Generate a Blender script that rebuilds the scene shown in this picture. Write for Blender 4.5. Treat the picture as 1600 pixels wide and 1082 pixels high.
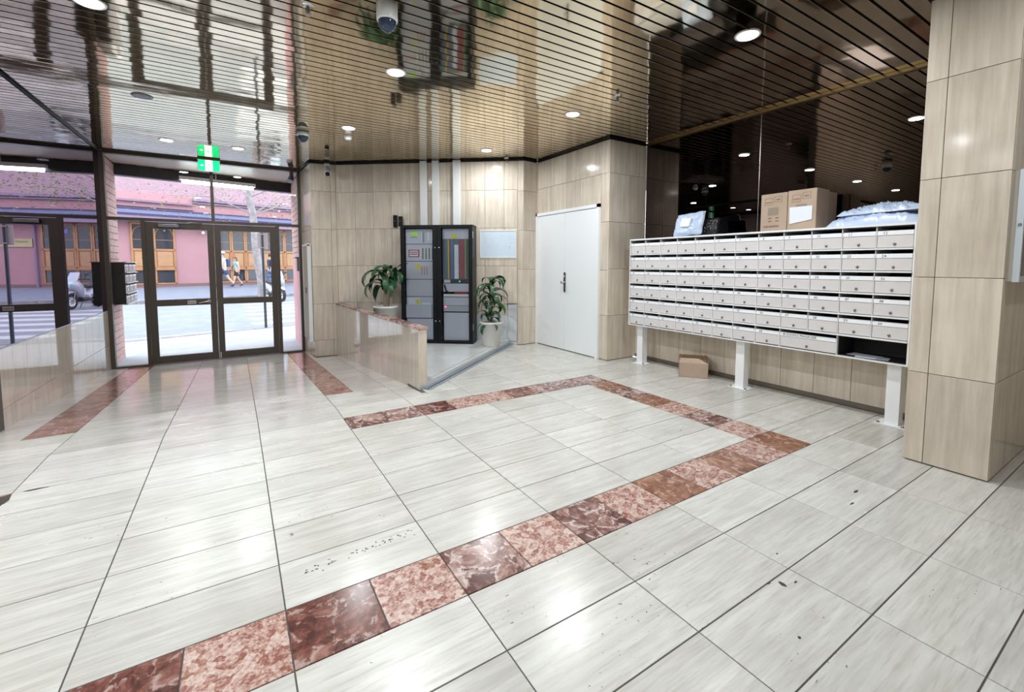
import bpy, bmesh, math, random
from mathutils import Vector, Matrix, noise
sc = bpy.context.scene
for _o in list(bpy.data.objects): bpy.data.objects.remove(_o)
C = sc.collection
PI = math.pi
# ---------------------------------------------------------------- camera, world, exposure
F_PX, YAW, PITCH, ROLL, CX, CY = 691.49, 0.561907, 0.0712611, -0.00105557, 802.81, 462.56
CAM_Z = 1.3
def cam_axes():
    cy_, sy_ = math.cos(YAW), math.sin(YAW); cp, sp = math.cos(PITCH), math.sin(PITCH)
    f = Vector((sy_*cp, cy_*cp, -sp)); r = Vector((cy_, -sy_, 0)); d = f.cross(r)
    c, s = math.cos(ROLL), math.sin(ROLL)
    return r*c + d*s, d*c - r*s, f
AR, AD, AF = cam_axes()
cd = bpy.data.cameras.new('camera'); cam = bpy.data.objects.new('camera', cd); C.objects.link(cam)
cd.sensor_fit = 'HORIZONTAL'; cd.sensor_width = 36; cd.lens = F_PX*36/1600
cd.shift_x = (800-CX)/1600; cd.shift_y = (CY-541)/1600; cd.clip_start = 0.05; cd.clip_end = 500
m = Matrix((AR, -AD, -AF)).transposed().to_4x4(); m.translation = (0, 0, CAM_Z)
cam.matrix_world = m; sc.camera = cam
world = bpy.data.worlds.new('world'); sc.world = world; world.use_nodes = True
wn = world.node_tree; bg = wn.nodes['Background']
bg.inputs[0].default_value = (.86, .91, 1.0, 1); bg.inputs[1].default_value = 5.6
sc.view_settings.view_transform = 'Standard'; sc.view_settings.look = 'None'
sc.view_settings.exposure = 0.0; sc.view_settings.gamma = 1.0; sc.view_settings.use_curve_mapping = False
cyc = sc.cycles
cyc.max_bounces = 9; cyc.diffuse_bounces = 4; cyc.glossy_bounces = 6; cyc.transparent_max_bounces = 10
cyc.transmission_bounces = 6; cyc.sample_clamp_indirect = 4; cyc.caustics_reflective = False; cyc.caustics_refractive = False
cyc.use_denoising = True
LAMP_W = 28.0           # one ceiling downlight
# ---------------------------------------------------------------- materials
def mat(name, col, rough=.5, metal=0., spec=.5, emit=None, estr=0.):
    M = bpy.data.materials.new(name); M.use_nodes = True
    b = M.node_tree.nodes['Principled BSDF']
    b.inputs['Base Color'].default_value = (*col, 1); b.inputs['Roughness'].default_value = rough
    b.inputs['Metallic'].default_value = metal; b.inputs['Specular IOR Level'].default_value = spec
    if emit: b.inputs['Emission Color'].default_value = (*emit, 1); b.inputs['Emission Strength'].default_value = estr
    return M
def N(M, t, **kw):
    n = M.node_tree.nodes.new(t)
    for k, v in kw.items():
        if k in n.inputs.keys() if hasattr(n.inputs, 'keys') else False: n.inputs[k].default_value = v
        else: setattr(n, k, v)
    return n
def L(M, a, b): M.node_tree.links.new(a, b)
def ramp(M, fac, stops):
    r = M.node_tree.nodes.new('ShaderNodeValToRGB'); e = r.color_ramp.elements
    while len(e) < len(stops): e.new(.5)
    for i, (p, c) in enumerate(stops): e[i].position = p; e[i].color = (*c, 1)
    L(M, fac, r.inputs[0]); return r.outputs[0]
def objcoord(M, scale, rnd=20.):
    """object coordinates shifted by a per-object random offset, then stretched"""
    tc = N(M, 'ShaderNodeTexCoord'); oi = N(M, 'ShaderNodeObjectInfo')
    mul = N(M, 'ShaderNodeVectorMath', operation='SCALE'); mul.inputs[0].default_value = (1, .73, .37)
    sc_ = N(M, 'ShaderNodeMath', operation='MULTIPLY'); L(M, oi.outputs['Random'], sc_.inputs[0]); sc_.inputs[1].default_value = rnd
    L(M, sc_.outputs[0], mul.inputs['Scale'])
    add = N(M, 'ShaderNodeVectorMath', operation='ADD'); L(M, tc.outputs['Object'], add.inputs[0]); L(M, mul.outputs[0], add.inputs[1])
    mp = N(M, 'ShaderNodeMapping'); mp.inputs['Scale'].default_value = scale; L(M, add.outputs[0], mp.inputs[0])
    return mp.outputs[0], add.outputs[0], oi.outputs['Random']
def mixc(M, fac, a, b, mode='MIX'):
    n = M.node_tree.nodes.new('ShaderNodeMix'); n.data_type = 'RGBA'; n.blend_type = mode
    for s, v in ((0, fac), (6, a), (7, b)):
        if isinstance(v, (int, float)): n.inputs[s].default_value = v
        elif isinstance(v, tuple): n.inputs[s].default_value = (*v, 1)
        else: L(M, v, n.inputs[s])
    return n.outputs[2]
def mth(M, op, a, b=None):
    n = N(M, 'ShaderNodeMath', operation=op)
    for i, v in enumerate((a, b)):
        if v is None: continue
        if isinstance(v, (int, float)): n.inputs[i].default_value = v
        else: L(M, v, n.inputs[i])
    return n.outputs[0]
def travertine(name, c0, c1, grain, rough=.18, pits=.0, rvar=.12):
    M = mat(name, c0, rough); b = M.node_tree.nodes['Principled BSDF']
    v, raw, rnd = objcoord(M, grain)
    n1 = N(M, 'ShaderNodeTexNoise'); n1.inputs['Scale'].default_value = 1; n1.inputs['Detail'].default_value = 6; n1.inputs['Roughness'].default_value = .62; L(M, v, n1.inputs[0])
    n2 = N(M, 'ShaderNodeTexNoise'); n2.inputs['Scale'].default_value = 3.2; n2.inputs['Detail'].default_value = 3; L(M, raw, n2.inputs[0])
    f = mth(M, 'ADD', mth(M, 'MULTIPLY', n1.outputs[0], .7), mth(M, 'MULTIPLY', n2.outputs[0], .3))
    col = ramp(M, f, [(.36, c1), (.62, c0)])
    val = mth(M, 'ADD', mth(M, 'MULTIPLY', rnd, rvar), 1-rvar/2)
    col = mixc(M, 1., col, (1, 1, 1), 'MULTIPLY'); mm = N(M, 'ShaderNodeVectorMath', operation='SCALE'); L(M, col, mm.inputs[0]); L(M, val, mm.inputs['Scale']); col = mm.outputs[0]
    if pits > 0:
        gv = N(M, 'ShaderNodeMapping'); gv.inputs['Scale'].default_value = (38, 75, 60); L(M, raw, gv.inputs[0])
        pn = N(M, 'ShaderNodeTexNoise'); pn.inputs['Scale'].default_value = 1; pn.inputs['Detail'].default_value = 2; L(M, gv.outputs[0], pn.inputs[0])
        cl = N(M, 'ShaderNodeTexNoise'); cl.inputs['Scale'].default_value = 2.4; cl.inputs['Detail'].default_value = 3; L(M, raw, cl.inputs[0])
        s = mth(M, 'MULTIPLY', mth(M, 'GREATER_THAN', pn.outputs[0], .70), mth(M, 'GREATER_THAN', cl.outputs[0], .60))
        col = mixc(M, mth(M, 'MULTIPLY', s, pits), col, (.09, .075, .055))
        fs_ = N(M, 'ShaderNodeMapping'); fs_.inputs['Scale'].default_value = (7, 90, 30); L(M, raw, fs_.inputs[0])
        sm = N(M, 'ShaderNodeTexNoise'); sm.inputs['Scale'].default_value = 1; sm.inputs['Detail'].default_value = 4; L(M, fs_.outputs[0], sm.inputs[0])
        col = mixc(M, ramp(M, sm.outputs[0], [(.50, (0, 0, 0)), (.72, (.5, .5, .5))]), col, (.40, .365, .30))
    L(M, col, b.inputs['Base Color'])
    rr = ramp(M, n2.outputs[0], [(.3, (rough*.75,)*3), (.7, (rough*1.5,)*3)]); L(M, rr, b.inputs['Roughness'])
    return M
def marble(name, dark, mid, light, vein, sc_=9., rough=.14, veinamt=.55, warp=.3, pw=.25):
    M = mat(name, mid, rough); b = M.node_tree.nodes['Principled BSDF']
    v, raw, rnd = objcoord(M, (1, 1, 1))
    w = N(M, 'ShaderNodeTexNoise'); w.inputs['Scale'].default_value = 4; w.inputs['Detail'].default_value = 5; L(M, raw, w.inputs[0])
    wa = N(M, 'ShaderNodeVectorMath', operation='SCALE'); L(M, w.outputs['Color'], wa.inputs[0]); wa.inputs['Scale'].default_value = warp
    wb = N(M, 'ShaderNodeVectorMath', operation='ADD'); L(M, raw, wb.inputs[0]); L(M, wa.outputs[0], wb.inputs[1])
    vo = N(M, 'ShaderNodeTexVoronoi'); vo.inputs['Scale'].default_value = sc_; L(M, wb.outputs[0], vo.inputs[0])
    ve = N(M, 'ShaderNodeTexVoronoi', feature='DISTANCE_TO_EDGE'); ve.inputs['Scale'].default_value = sc_; L(M, wb.outputs[0], ve.inputs[0])
    n = N(M, 'ShaderNodeTexNoise'); n.inputs['Scale'].default_value = sc_*2.2; n.inputs['Detail'].default_value = 7; n.inputs['Roughness'].default_value = .7; L(M, wb.outputs[0], n.inputs[0])
    sx = N(M, 'ShaderNodeSeparateColor'); L(M, vo.outputs['Color'], sx.inputs[0])
    f = mth(M, 'ADD', mth(M, 'MULTIPLY', sx.outputs[0], pw), mth(M, 'ADD', mth(M, 'MULTIPLY', n.outputs[0], 1.15), -.075-pw/2))
    col = ramp(M, f, [(.34, dark), (.52, mid), (.70, light)])
    vf = ramp(M, ve.outputs[0], [(0., (1, 1, 1)), (.09, (0, 0, 0))])
    n3 = mth(M, 'GREATER_THAN', n.outputs[0], .5)
    col = mixc(M, mth(M, 'MULTIPLY', mth(M, 'MULTIPLY', vf, n3), veinamt), col, vein)
    L(M, col, b.inputs['Base Color']); return M
def noisy(name, c0, c1, scale=8., rough=.6, bump=0., metal=0.):
    M = mat(name, c0, rough, metal); b = M.node_tree.nodes['Principled BSDF']
    v, raw, rnd = objcoord(M, (scale,)*3)
    n = N(M, 'ShaderNodeTexNoise'); n.inputs['Scale'].default_value = 1; n.inputs['Detail'].default_value = 5; L(M, v, n.inputs[0])
    L(M, ramp(M, n.outputs[0], [(.35, c0), (.68, c1)]), b.inputs['Base Color'])
    if bump:
        bp = N(M, 'ShaderNodeBump'); bp.inputs['Strength'].default_value = bump; bp.inputs['Distance'].default_value = .02
        L(M, n.outputs[0], bp.inputs['Height']); L(M, bp.outputs[0], b.inputs['Normal'])
    return M
def mirror(name, col, rough=0.004):
    M = bpy.data.materials.new(name); M.use_nodes = True; nt = M.node_tree
    nt.nodes.clear(); o = nt.nodes.new('ShaderNodeOutputMaterial'); g = nt.nodes.new('ShaderNodeBsdfGlossy')
    g.inputs['Color'].default_value = (*col, 1); g.inputs['Roughness'].default_value = rough
    nt.links.new(g.outputs[0], o.inputs[0]); return M
def glass(name, tint=(.95, .97, .97), refl=.06):
    M = bpy.data.materials.new(name); M.use_nodes = True; nt = M.node_tree; nt.nodes.clear()
    o = nt.nodes.new('ShaderNodeOutputMaterial'); t = nt.nodes.new('ShaderNodeBsdfTransparent'); g = nt.nodes.new('ShaderNodeBsdfGlossy'); mx = nt.nodes.new('ShaderNodeMixShader')
    fr = nt.nodes.new('ShaderNodeFresnel'); fr.inputs[0].default_value = 1.3
    t.inputs[0].default_value = (*tint, 1); g.inputs['Roughness'].default_value = 0.01
    nt.links.new(fr.outputs[0], mx.inputs[0]); nt.links.new(t.outputs[0], mx.inputs[1]); nt.links.new(g.outputs[0], mx.inputs[2]); nt.links.new(mx.outputs[0], o.inputs[0])
    return M
WALLC0, WALLC1 = (.72, .635, .53), (.54, .46, .375)
M_wall = travertine('travertine_wall', WALLC0, WALLC1, (22, 1.3, 16), .12)
M_wall.node_tree.nodes['Principled BSDF'].inputs['Specular IOR Level'].default_value = .13
M_floor = travertine('travertine_floor', (.655, .642, .595), (.505, .488, .44), (2.2, 26, 10), .21, pits=.75, rvar=.10)
M_floor2 = travertine('travertine_floor_warm', (.62, .605, .56), (.46, .44, .395), (2.2, 30, 10), .21, pits=.85, rvar=.12)
M_ramp = travertine('polished_ramp_stone', (.60, .57, .53), (.50, .46, .42), (1.5, 12, 10), .10, pits=.1)
M_red = [marble('red_marble_dark', (.07, .022, .018), (.185, .066, .048), (.32, .16, .125), (.62, .52, .48), 9, .2, .5, .25, .12),
         marble('pink_marble_speckled', (.25, .09, .065), (.47, .29, .235), (.61, .48, .42), (.70, .60, .54), 34, .26, .3, .06, .30),
         marble('red_marble_breccia', (.11, .045, .04), (.26, .13, .11), (.44, .31, .27), (.70, .62, .58), 11, .2, .75, .2, .35)]
M_orange = marble('orange_brown_marble', (.16, .055, .03), (.27, .115, .065), (.40, .22, .14), (.62, .50, .42), 9, .2, .5, .25, .15)
M_rstrip = marble('faded_red_marble', (.20, .09, .07), (.30, .155, .125), (.40, .24, .20), (.66, .56, .52), 6, .12, .25)
M_grout = mat('grout_dark', (.09, .085, .075), .8)
M_black = mat('black_trim', (.012, .012, .014), .4)
M_brz = mat('bronze_frame', (.085, .068, .055), .4, .3)
M_mirR = mirror('smoked_mirror', (.145, .122, .115)); M_mirL = mirror('tinted_mirror', (.40, .36, .42))
M_glass = glass('clear_glass')
M_gold = mat('gold_trim', (.34, .26, .14), .3, 1.)
M_white = mat('white_paint', (.80, .81, .80), .35)
M_whitem = mat('white_metal', (.84, .85, .85), .3)
M_door = mat('white_door_paint', (.86, .88, .89), .38)
M_steel = mat('brushed_steel', (.62, .62, .62), .28, 1.)
M_dsteel = mat('dark_steel', (.22, .22, .23), .35, 1.)
M_alu = mat('blue_grey_aluminium', (.40, .45, .50), .35, .6)
M_mbox = noisy('mailbox_beige', (.66, .63, .62), (.69, .66, .65), 6, .38)
M_mplate = mat('mailbox_plate', (.90, .92, .95), .3)
M_dark = mat('dark_void', (.01, .01, .01), .8)
M_ink = mat('ink', (.03, .03, .035), .6)
M_card = noisy('cardboard', (.44, .325, .24), (.50, .375, .28), 5, .75)
M_card2 = noisy('cardboard_inside', (.33, .19, .10), (.38, .23, .13), 5, .8)
M_cardp = mat('cardboard_print', (.20, .13, .09), .8)
M_cardg = mat('cardboard_grey_print', (.30, .24, .19), .8)
M_paper = mat('paper', (.80, .84, .90), .5)
M_pot = mat('white_pot', (.78, .76, .72), .4)
M_soil = noisy('soil', (.05, .035, .025), (.10, .07, .05), 40, .95)
M_leaf = noisy('leaf', (.012, .055, .022), (.03, .11, .04), 6, .35)
M_stem = noisy('cane', (.22, .15, .09), (.34, .26, .17), 30, .7)
M_cab = mat('black_cabinet', (.007, .0075, .009), .38, spec=.22)
M_cabgrey = mat('grey_panel', (.62, .65, .70), .4)
M_yel = mat('yellow_label', (.80, .72, .05), .5)
M_lens = mat('lamp_lens', (1, 1, 1), .4, emit=(.93, .97, 1.), estr=7)
M_off = mat('unlit_lens', (.05, .05, .05), .2)
# slats: bronze anodised mirror strips with slight waves
def slat_mat():
    M = mat('bronze_slat', (.79, .68, .50), .06, 1.); b = M.node_tree.nodes['Principled BSDF']
    v, raw, rnd = objcoord(M, (1.1, 1.1, 1.1), 60)
    n = N(M, 'ShaderNodeTexNoise'); n.inputs['Scale'].default_value = 1; n.inputs['Detail'].default_value = 2.5; L(M, v, n.inputs[0])
    bp = N(M, 'ShaderNodeBump'); bp.inputs['Strength'].default_value = .16; bp.inputs['Distance'].default_value = .06
    L(M, n.outputs[0], bp.inputs['Height']); L(M, bp.outputs[0], b.inputs['Normal']); return M
M_slat = slat_mat()
# ---------------------------------------------------------------- mesh helpers
class MB:
    def __init__(s): s.v = []; s.f = []; s.mi = []; s.cur = 0; s.sm = set()
    def add(s, vs, fs, T=None, smooth=False):
        b = len(s.v)
        s.v += [tuple(T @ Vector(p)) if T else tuple(p) for p in vs]
        for f in fs:
            if smooth: s.sm.add(len(s.f))
            s.f.append(tuple(i+b for i in f)); s.mi.append(s.cur)
        return s
    def box(s, x0, y0, z0, x1, y1, z1, T=None):
        if x0 > x1: x0, x1 = x1, x0
        if y0 > y1: y0, y1 = y1, y0
        if z0 > z1: z0, z1 = z1, z0
        vs = [(x, y, z) for z in (z0, z1) for y in (y0, y1) for x in (x0, x1)]
        return s.add(vs, [(0, 2, 3, 1), (4, 5, 7, 6), (0, 1, 5, 4), (2, 6, 7, 3), (0, 4, 6, 2), (1, 3, 7, 5)], T)
    def bbox(s, x0, y0, z0, x1, y1, z1, r=.006, T=None):
        """box with chamfered edges"""
        bm = bmesh.new(); bmesh.ops.create_cube(bm, size=1)
        for v in bm.verts: v.co = Vector(((x0+x1)/2+v.co.x*abs(x1-x0), (y0+y1)/2+v.co.y*abs(y1-y0), (z0+z1)/2+v.co.z*abs(z1-z0)))
        bmesh.ops.bevel(bm, geom=bm.edges[:], offset=r, segments=2, affect='EDGES', profile=.6)
        bm.verts.index_update(); s.add([v.co[:] for v in bm.verts], [[v.index for v in f.verts] for f in bm.faces], T); bm.free(); return s
    def prism(s, pts, z0, z1, T=None):
        n = len(pts); vs = [(x, y, z0) for x, y in pts]+[(x, y, z1) for x, y in pts]
        a = sum(pts[i][0]*pts[(i+1) % n][1]-pts[(i+1) % n][0]*pts[i][1] for i in range(n))
        fs = [tuple(range(n-1, -1, -1)), tuple(range(n, 2*n))]+[(i, (i+1) % n, (i+1) % n+n, i+n) for i in range(n)]
        if a < 0: fs = [f[::-1] for f in fs]
        return s.add(vs, fs, T)
    def lathe(s, prof, n=20, T=None, smooth=True, caps=True):
        vs = []; fs = []
        for r, z in prof: vs += [(r*math.cos(2*PI*i/n), r*math.sin(2*PI*i/n), z) for i in range(n)]
        for k in range(len(prof)-1):
            for i in range(n): j = (i+1) % n; fs.append((k*n+i, k*n+j, (k+1)*n+j, (k+1)*n+i))
        s.add(vs, fs, T, smooth)
        if caps: s.add(vs[:n], [tuple(range(n-1, -1, -1))], T); s.add(vs[-n:], [tuple(range(n))], T)
        return s
    def tube(s, pts, r, n=8, closed_caps=True):
        pts = [Vector(p) for p in pts]; R_ = r if isinstance(r, (list, tuple)) else [r]*len(pts)
        vs = []; up = None
        for i, p in enumerate(pts):
            t = (pts[min(i+1, len(pts)-1)]-pts[max(i-1, 0)]).normalized()
            if up is None: up = Vector((0, 0, 1)) if abs(t.z) < .9 else Vector((1, 0, 0))
            a = t.cross(up).normalized(); b = a.cross(t); up = b
            vs += [tuple(p+(a*math.cos(2*PI*k/n)+b*math.sin(2*PI*k/n))*R_[i]) for k in range(n)]
        fs = [(i*n+k, i*n+(k+1) % n, (i+1)*n+(k+1) % n, (i+1)*n+k) for i in range(len(pts)-1) for k in range(n)]
        s.add(vs, fs, None, True)
        s.add(vs[:n], [tuple(range(n))]); s.add(vs[-n:], [tuple(range(n-1, -1, -1))]); return s
    def sphere(s, c, r, n=16, m_=10, sx=1, sy=1, sz=1, T=None):
        pr = []
        for k in range(m_+1):
            a = -PI/2+PI*k/m_; pr.append((max(1e-4, math.cos(a)), math.sin(a)))
        T2 = Matrix.Translation(c) @ Matrix.Diagonal((r*sx, r*sy, r*sz, 1))
        return s.lathe(pr, n, (T @ T2) if T else T2, True, False)
INV = {}
def mesh_from(mb, name, mats, M=None):
    me = bpy.data.meshes.new(name)
    vs = [tuple(M @ Vector(p)) for p in mb.v] if M else mb.v
    me.from_pydata(vs, [], mb.f); me.update()
    for mm in (mats if isinstance(mats, (list, tuple)) else [mats]): me.materials.append(mm)
    for i, p in enumerate(me.polygons):
        p.material_index = mb.mi[i]; p.use_smooth = i in mb.sm
    me.validate(); return me
def obj(name, mb, mats, parent=None, label=None):
    """links one mesh object; vertices are given in the parent's world frame"""
    M = INV.get(parent.name) if parent else None
    o = bpy.data.objects.new(name, mesh_from(mb, name, mats, M)); C.objects.link(o)
    if parent:
        o.parent = parent
        if parent.name in INV: INV[o.name] = INV[parent.name]
    if label: o['label'] = label
    return o
def tag(o, label, cat, group=None, kind=None):
    o['label'] = label; o['category'] = cat
    if group: o['group'] = group
    if kind: o['kind'] = kind
    return o
def thing(name, label, cat, loc=(0, 0, 0), rz=0, group=None):
    o = bpy.data.objects.new(name, None); C.objects.link(o); o.empty_display_size = .1
    o.location = loc; o.rotation_euler = (0, 0, rz); o['label'] = label; o['category'] = cat
    if group: o['group'] = group
    INV[o.name] = (Matrix.Translation(loc) @ Matrix.Rotation(rz, 4, 'Z')).inverted()
    return o
def local(o): INV.pop(o.name, None); return o     # parts given in the thing's own frame
def struct(name, mb, mats, label=None):
    o = obj(name, mb, mats); o['kind'] = 'structure'
    if label: o['label'] = label
    return o
def sempty(name):
    o = bpy.data.objects.new(name, None); C.objects.link(o); o['kind'] = 'structure'; return o
def dup(root, loc, rz, label=None, group=None):
    r = root.copy(); C.objects.link(r); r.location = loc; r.rotation_euler = (0, 0, rz)
    if label: r['label'] = label
    if group: r['group'] = group
    for ch in list(root.children):
        c = ch.copy(); C.objects.link(c); c.parent = r
        for g in ch.children: d = g.copy(); C.objects.link(d); d.parent = c
    return r
def curve_mesh(cu):
    t = bpy.data.objects.new('tmp', cu); C.objects.link(t)
    me = bpy.data.meshes.new_from_object(t); bpy.data.objects.remove(t); bpy.data.curves.remove(cu); return me
def text(name, s, size, M, mt, parent=None, align='CENTER', ext=.0008):
    cu = bpy.data.curves.new(name, 'FONT'); cu.body = s; cu.size = size; cu.align_x = align; cu.align_y = 'CENTER'; cu.extrude = ext; cu.resolution_u = 2
    cu.materials.append(mt)
    o = bpy.data.objects.new(name, curve_mesh(cu)); C.objects.link(o)
    if parent:
        o.parent = parent
        if parent.name in INV: M = INV[parent.name] @ M
    o.matrix_local = M; return o
def frame_M(o, right, up):
    """matrix with local X = right, Y = up, Z = outward normal"""
    r = Vector(right).normalized(); u = Vector(up).normalized(); n = r.cross(u)
    M = Matrix((r, u, n)).transposed().to_4x4(); M.translation = o; return M
PCACHE = {}
def piece(name, w, d, h, mt, parent, M, ch=.0015):
    """one flat stone: box w x d x h with its corner at the origin of M"""
    k = (round(w, 3), round(d, 3), round(h, 4), mt.name)
    if k not in PCACHE:
        b = MB(); c = min(ch, w*.2, d*.2)
        vs = [(0, 0, 0), (w, 0, 0), (w, d, 0), (0, d, 0), (0, 0, h-c), (w, 0, h-c), (w, d, h-c), (0, d, h-c), (c, c, h), (w-c, c, h), (w-c, d-c, h), (c, d-c, h)]
        b.add(vs, [(3, 2, 1, 0), (0, 1, 5, 4), (1, 2, 6, 5), (2, 3, 7, 6), (3, 0, 4, 7), (4, 5, 9, 8), (5, 6, 10, 9), (6, 7, 11, 10), (7, 4, 8, 11), (8, 9, 10, 11)])
        PCACHE[k] = mesh_from(b, name, mt)
    o = bpy.data.objects.new(name, PCACHE[k]); C.objects.link(o); o.parent = parent; o.matrix_local = M; return o
ZJ = [-.30, 0, .61, 1.22, 1.835, 2.46, 2.93]
def panels(parent, p0, p1, side, xs, zs=ZJ, mt=None, zmin=.007, zmax=2.93, skip=None, th=.02, gap=.0035, base=None):
    """stone panels on the vertical face p0->p1; side=+1: outward normal is to the right of p0->p1"""
    mt = mt or M_wall
    a = Vector((*p0, 0)); b = Vector((*p1, 0)); t = (b-a).normalized(); Ln = (b-a).length
    nrm = Vector((t.y, -t.x, 0))*side
    xs = sorted(x for x in xs if 0.02 < x < Ln-.02); xs = [0]+xs+[Ln]
    zs = [zmin]+[z for z in zs if zmin+.02 < z < zmax-.02]+[zmax]
    for i in range(len(xs)-1):
        for k in range(len(zs)-1):
            x0, x1, z0, z1 = xs[i], xs[i+1], zs[k], zs[k+1]
            rects = [(x0, x1, z0, z1)]
            for (sx0, sx1, sz0, sz1) in (skip or []):
                out = []
                for (u0, u1, w0, w1) in rects:
                    if u1 <= sx0 or u0 >= sx1 or w1 <= sz0 or w0 >= sz1: out.append((u0, u1, w0, w1)); continue
                    if u0 < sx0: out.append((u0, sx0, w0, w1))
                    if u1 > sx1: out.append((sx1, u1, w0, w1))
                    if w1 > sz1: out.append((max(u0, sx0), min(u1, sx1), sz1, w1))
                    if w0 < sz0: out.append((max(u0, sx0), min(u1, sx1), w0, sz0))
                rects = out
            for (u0, u1, w0, w1) in rects:
                w, h = u1-u0-gap, w1-w0-gap
                if w < .015 or h < .015: continue
                if side > 0: o_ = a+t*(u0+gap/2)+Vector((0, 0, w0+gap/2)); M = frame_M(o_, t, (0, 0, 1))
                else: o_ = a+t*(u1-gap/2)+Vector((0, 0, w0+gap/2)); M = frame_M(o_, -t, (0, 0, 1))
                piece('panel', w, h, th, mt, parent, M)
def wallcore(name, p0, p1, side, z0=-.35, z1=3.0, th=.15, mt=None):
    """wall body behind the face p0->p1 (the panels stand in front of it)"""
    a = Vector(p0); b = Vector(p1); t = (b-a).normalized(); n = Vector((t.y, -t.x))*side
    q = [a, b, b-n*th, a-n*th]
    return struct(name, MB().prism([tuple(v) for v in q], z0, z1), mt or M_grout)
def rng(a, b, s): return [a+s*i for i in range(int((b-a)/s)+1)]
# ================================================================ LIGHTS (large)
H = 2.96
LIT = [(1.245, 3.90), (3.23, 3.91), (3.21, 1.92), (-.72, 3.92), (1.24, 1.92), (-.72, 1.92), (1.24, 5.76), (3.17, 5.79), (.105, 7.61), (-.71, 7.62),
       (1.24, -.06), (3.21, -.06), (-.72, -.06), (-2.68, 3.92), (-4.64, 3.92), (-2.68, 1.92), (-4.64, 1.92), (-2.68, -.06), (-4.64, -.06)]
UNLIT = (-.713, 5.78)
DIM = {(1.24, 5.76): .5, (3.17, 5.79): .65, (1.24, -.06): .5, (3.21, -.06): .45, (-.72, -.06): .6, (.105, 7.61): .5, (-.71, 7.62): .5}
for (lx, ly) in LIT:
    ld = bpy.data.lights.new('downlight_beam', 'AREA'); ld.shape = 'DISK'; ld.size = .13; ld.energy = LAMP_W*DIM.get((lx, ly), 1.)
    ld.color = (.93, .97, 1.); ld.spread = math.radians(180)
    lo = bpy.data.objects.new('downlight_beam', ld); C.objects.link(lo); lo.location = (lx, ly, H-.016)
# ================================================================ FLOOR
X0, XP, Y0, YP = .1147, .6155, 1.495, .296
RT = .062; YR = Y0+YP*9; XM = -1.64        # ramp slope, where it starts, mirror wall
ang = math.atan(RT)
def ramp_z(y): return -(y-YR)*RT if y > YR else 0.
floor = struct('floor', MB().box(-9, .0, -.08, 4.9, YR, -.0035).box(1.56, YR, -.08, 4.3, 6.3, -.0035), M_grout)
rear = struct('floor_rear', MB().box(-9, -3.6, -.08, 5.0, 0, 0).box(-9, 0, -.0034, -2.98, YR+1, 0), M_floor)
rb = MB().add([(XM-.1, YR, -.004), (1.62, YR, -.004), (1.62, 8.9, -.004+ramp_z(8.9)), (XM-.1, 8.9, -.004+ramp_z(8.9)),
               (XM-.1, YR, -.25), (1.62, YR, -.25), (1.62, 8.9, -.5), (XM-.1, 8.9, -.5)], [(0, 1, 2, 3), (7, 6, 5, 4), (0, 4, 5, 1), (1, 5, 6, 2), (2, 6, 7, 3), (3, 7, 4, 0)])
rampo = struct('floor_ramp', rb, M_grout)
STEP_A, STEP_B = (1.663, 4.265), (3.86, 6.085)
rnd = random.Random(4)
GAP = .005
def tile(x0, y0, x1, y1, mt, parent, name='tile'):
    if x1-x0 < .02 or y1-y0 < .02: return
    M = Matrix.Translation((x0+GAP/2, y0+GAP/2, -.02+rnd.uniform(-.0003, .0003)))
    return piece(name, x1-x0-GAP, y1-y0-GAP, .02, mt, parent, M, .001)
def rtile(x0, y0, x1, y1, mt, name='tile'):
    if x1-x0 < .02 or y1-y0 < .02: return
    M = Matrix.Translation((x0+GAP/2, y0+GAP/2, ramp_z(y0)-.02)) @ Matrix.Rotation(-ang, 4, 'X')
    return piece(name, x1-x0-GAP, (y1-y0-GAP)/math.cos(ang), .02, mt, rampo, M, .001)
STRIP_X0, STRIP_X1 = 3.192, 3.50
BOX_X0 = X0+XP          # left end of the far border (.73)
YN0, YN1 = Y0, Y0+YP    # near border
YF0, YF1 = Y0+7*YP, Y0+8*YP
def stone(k): return M_red[(0, 1, 2, 1, 0, 1, 2, 0, 1)[k % 9]]
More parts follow.
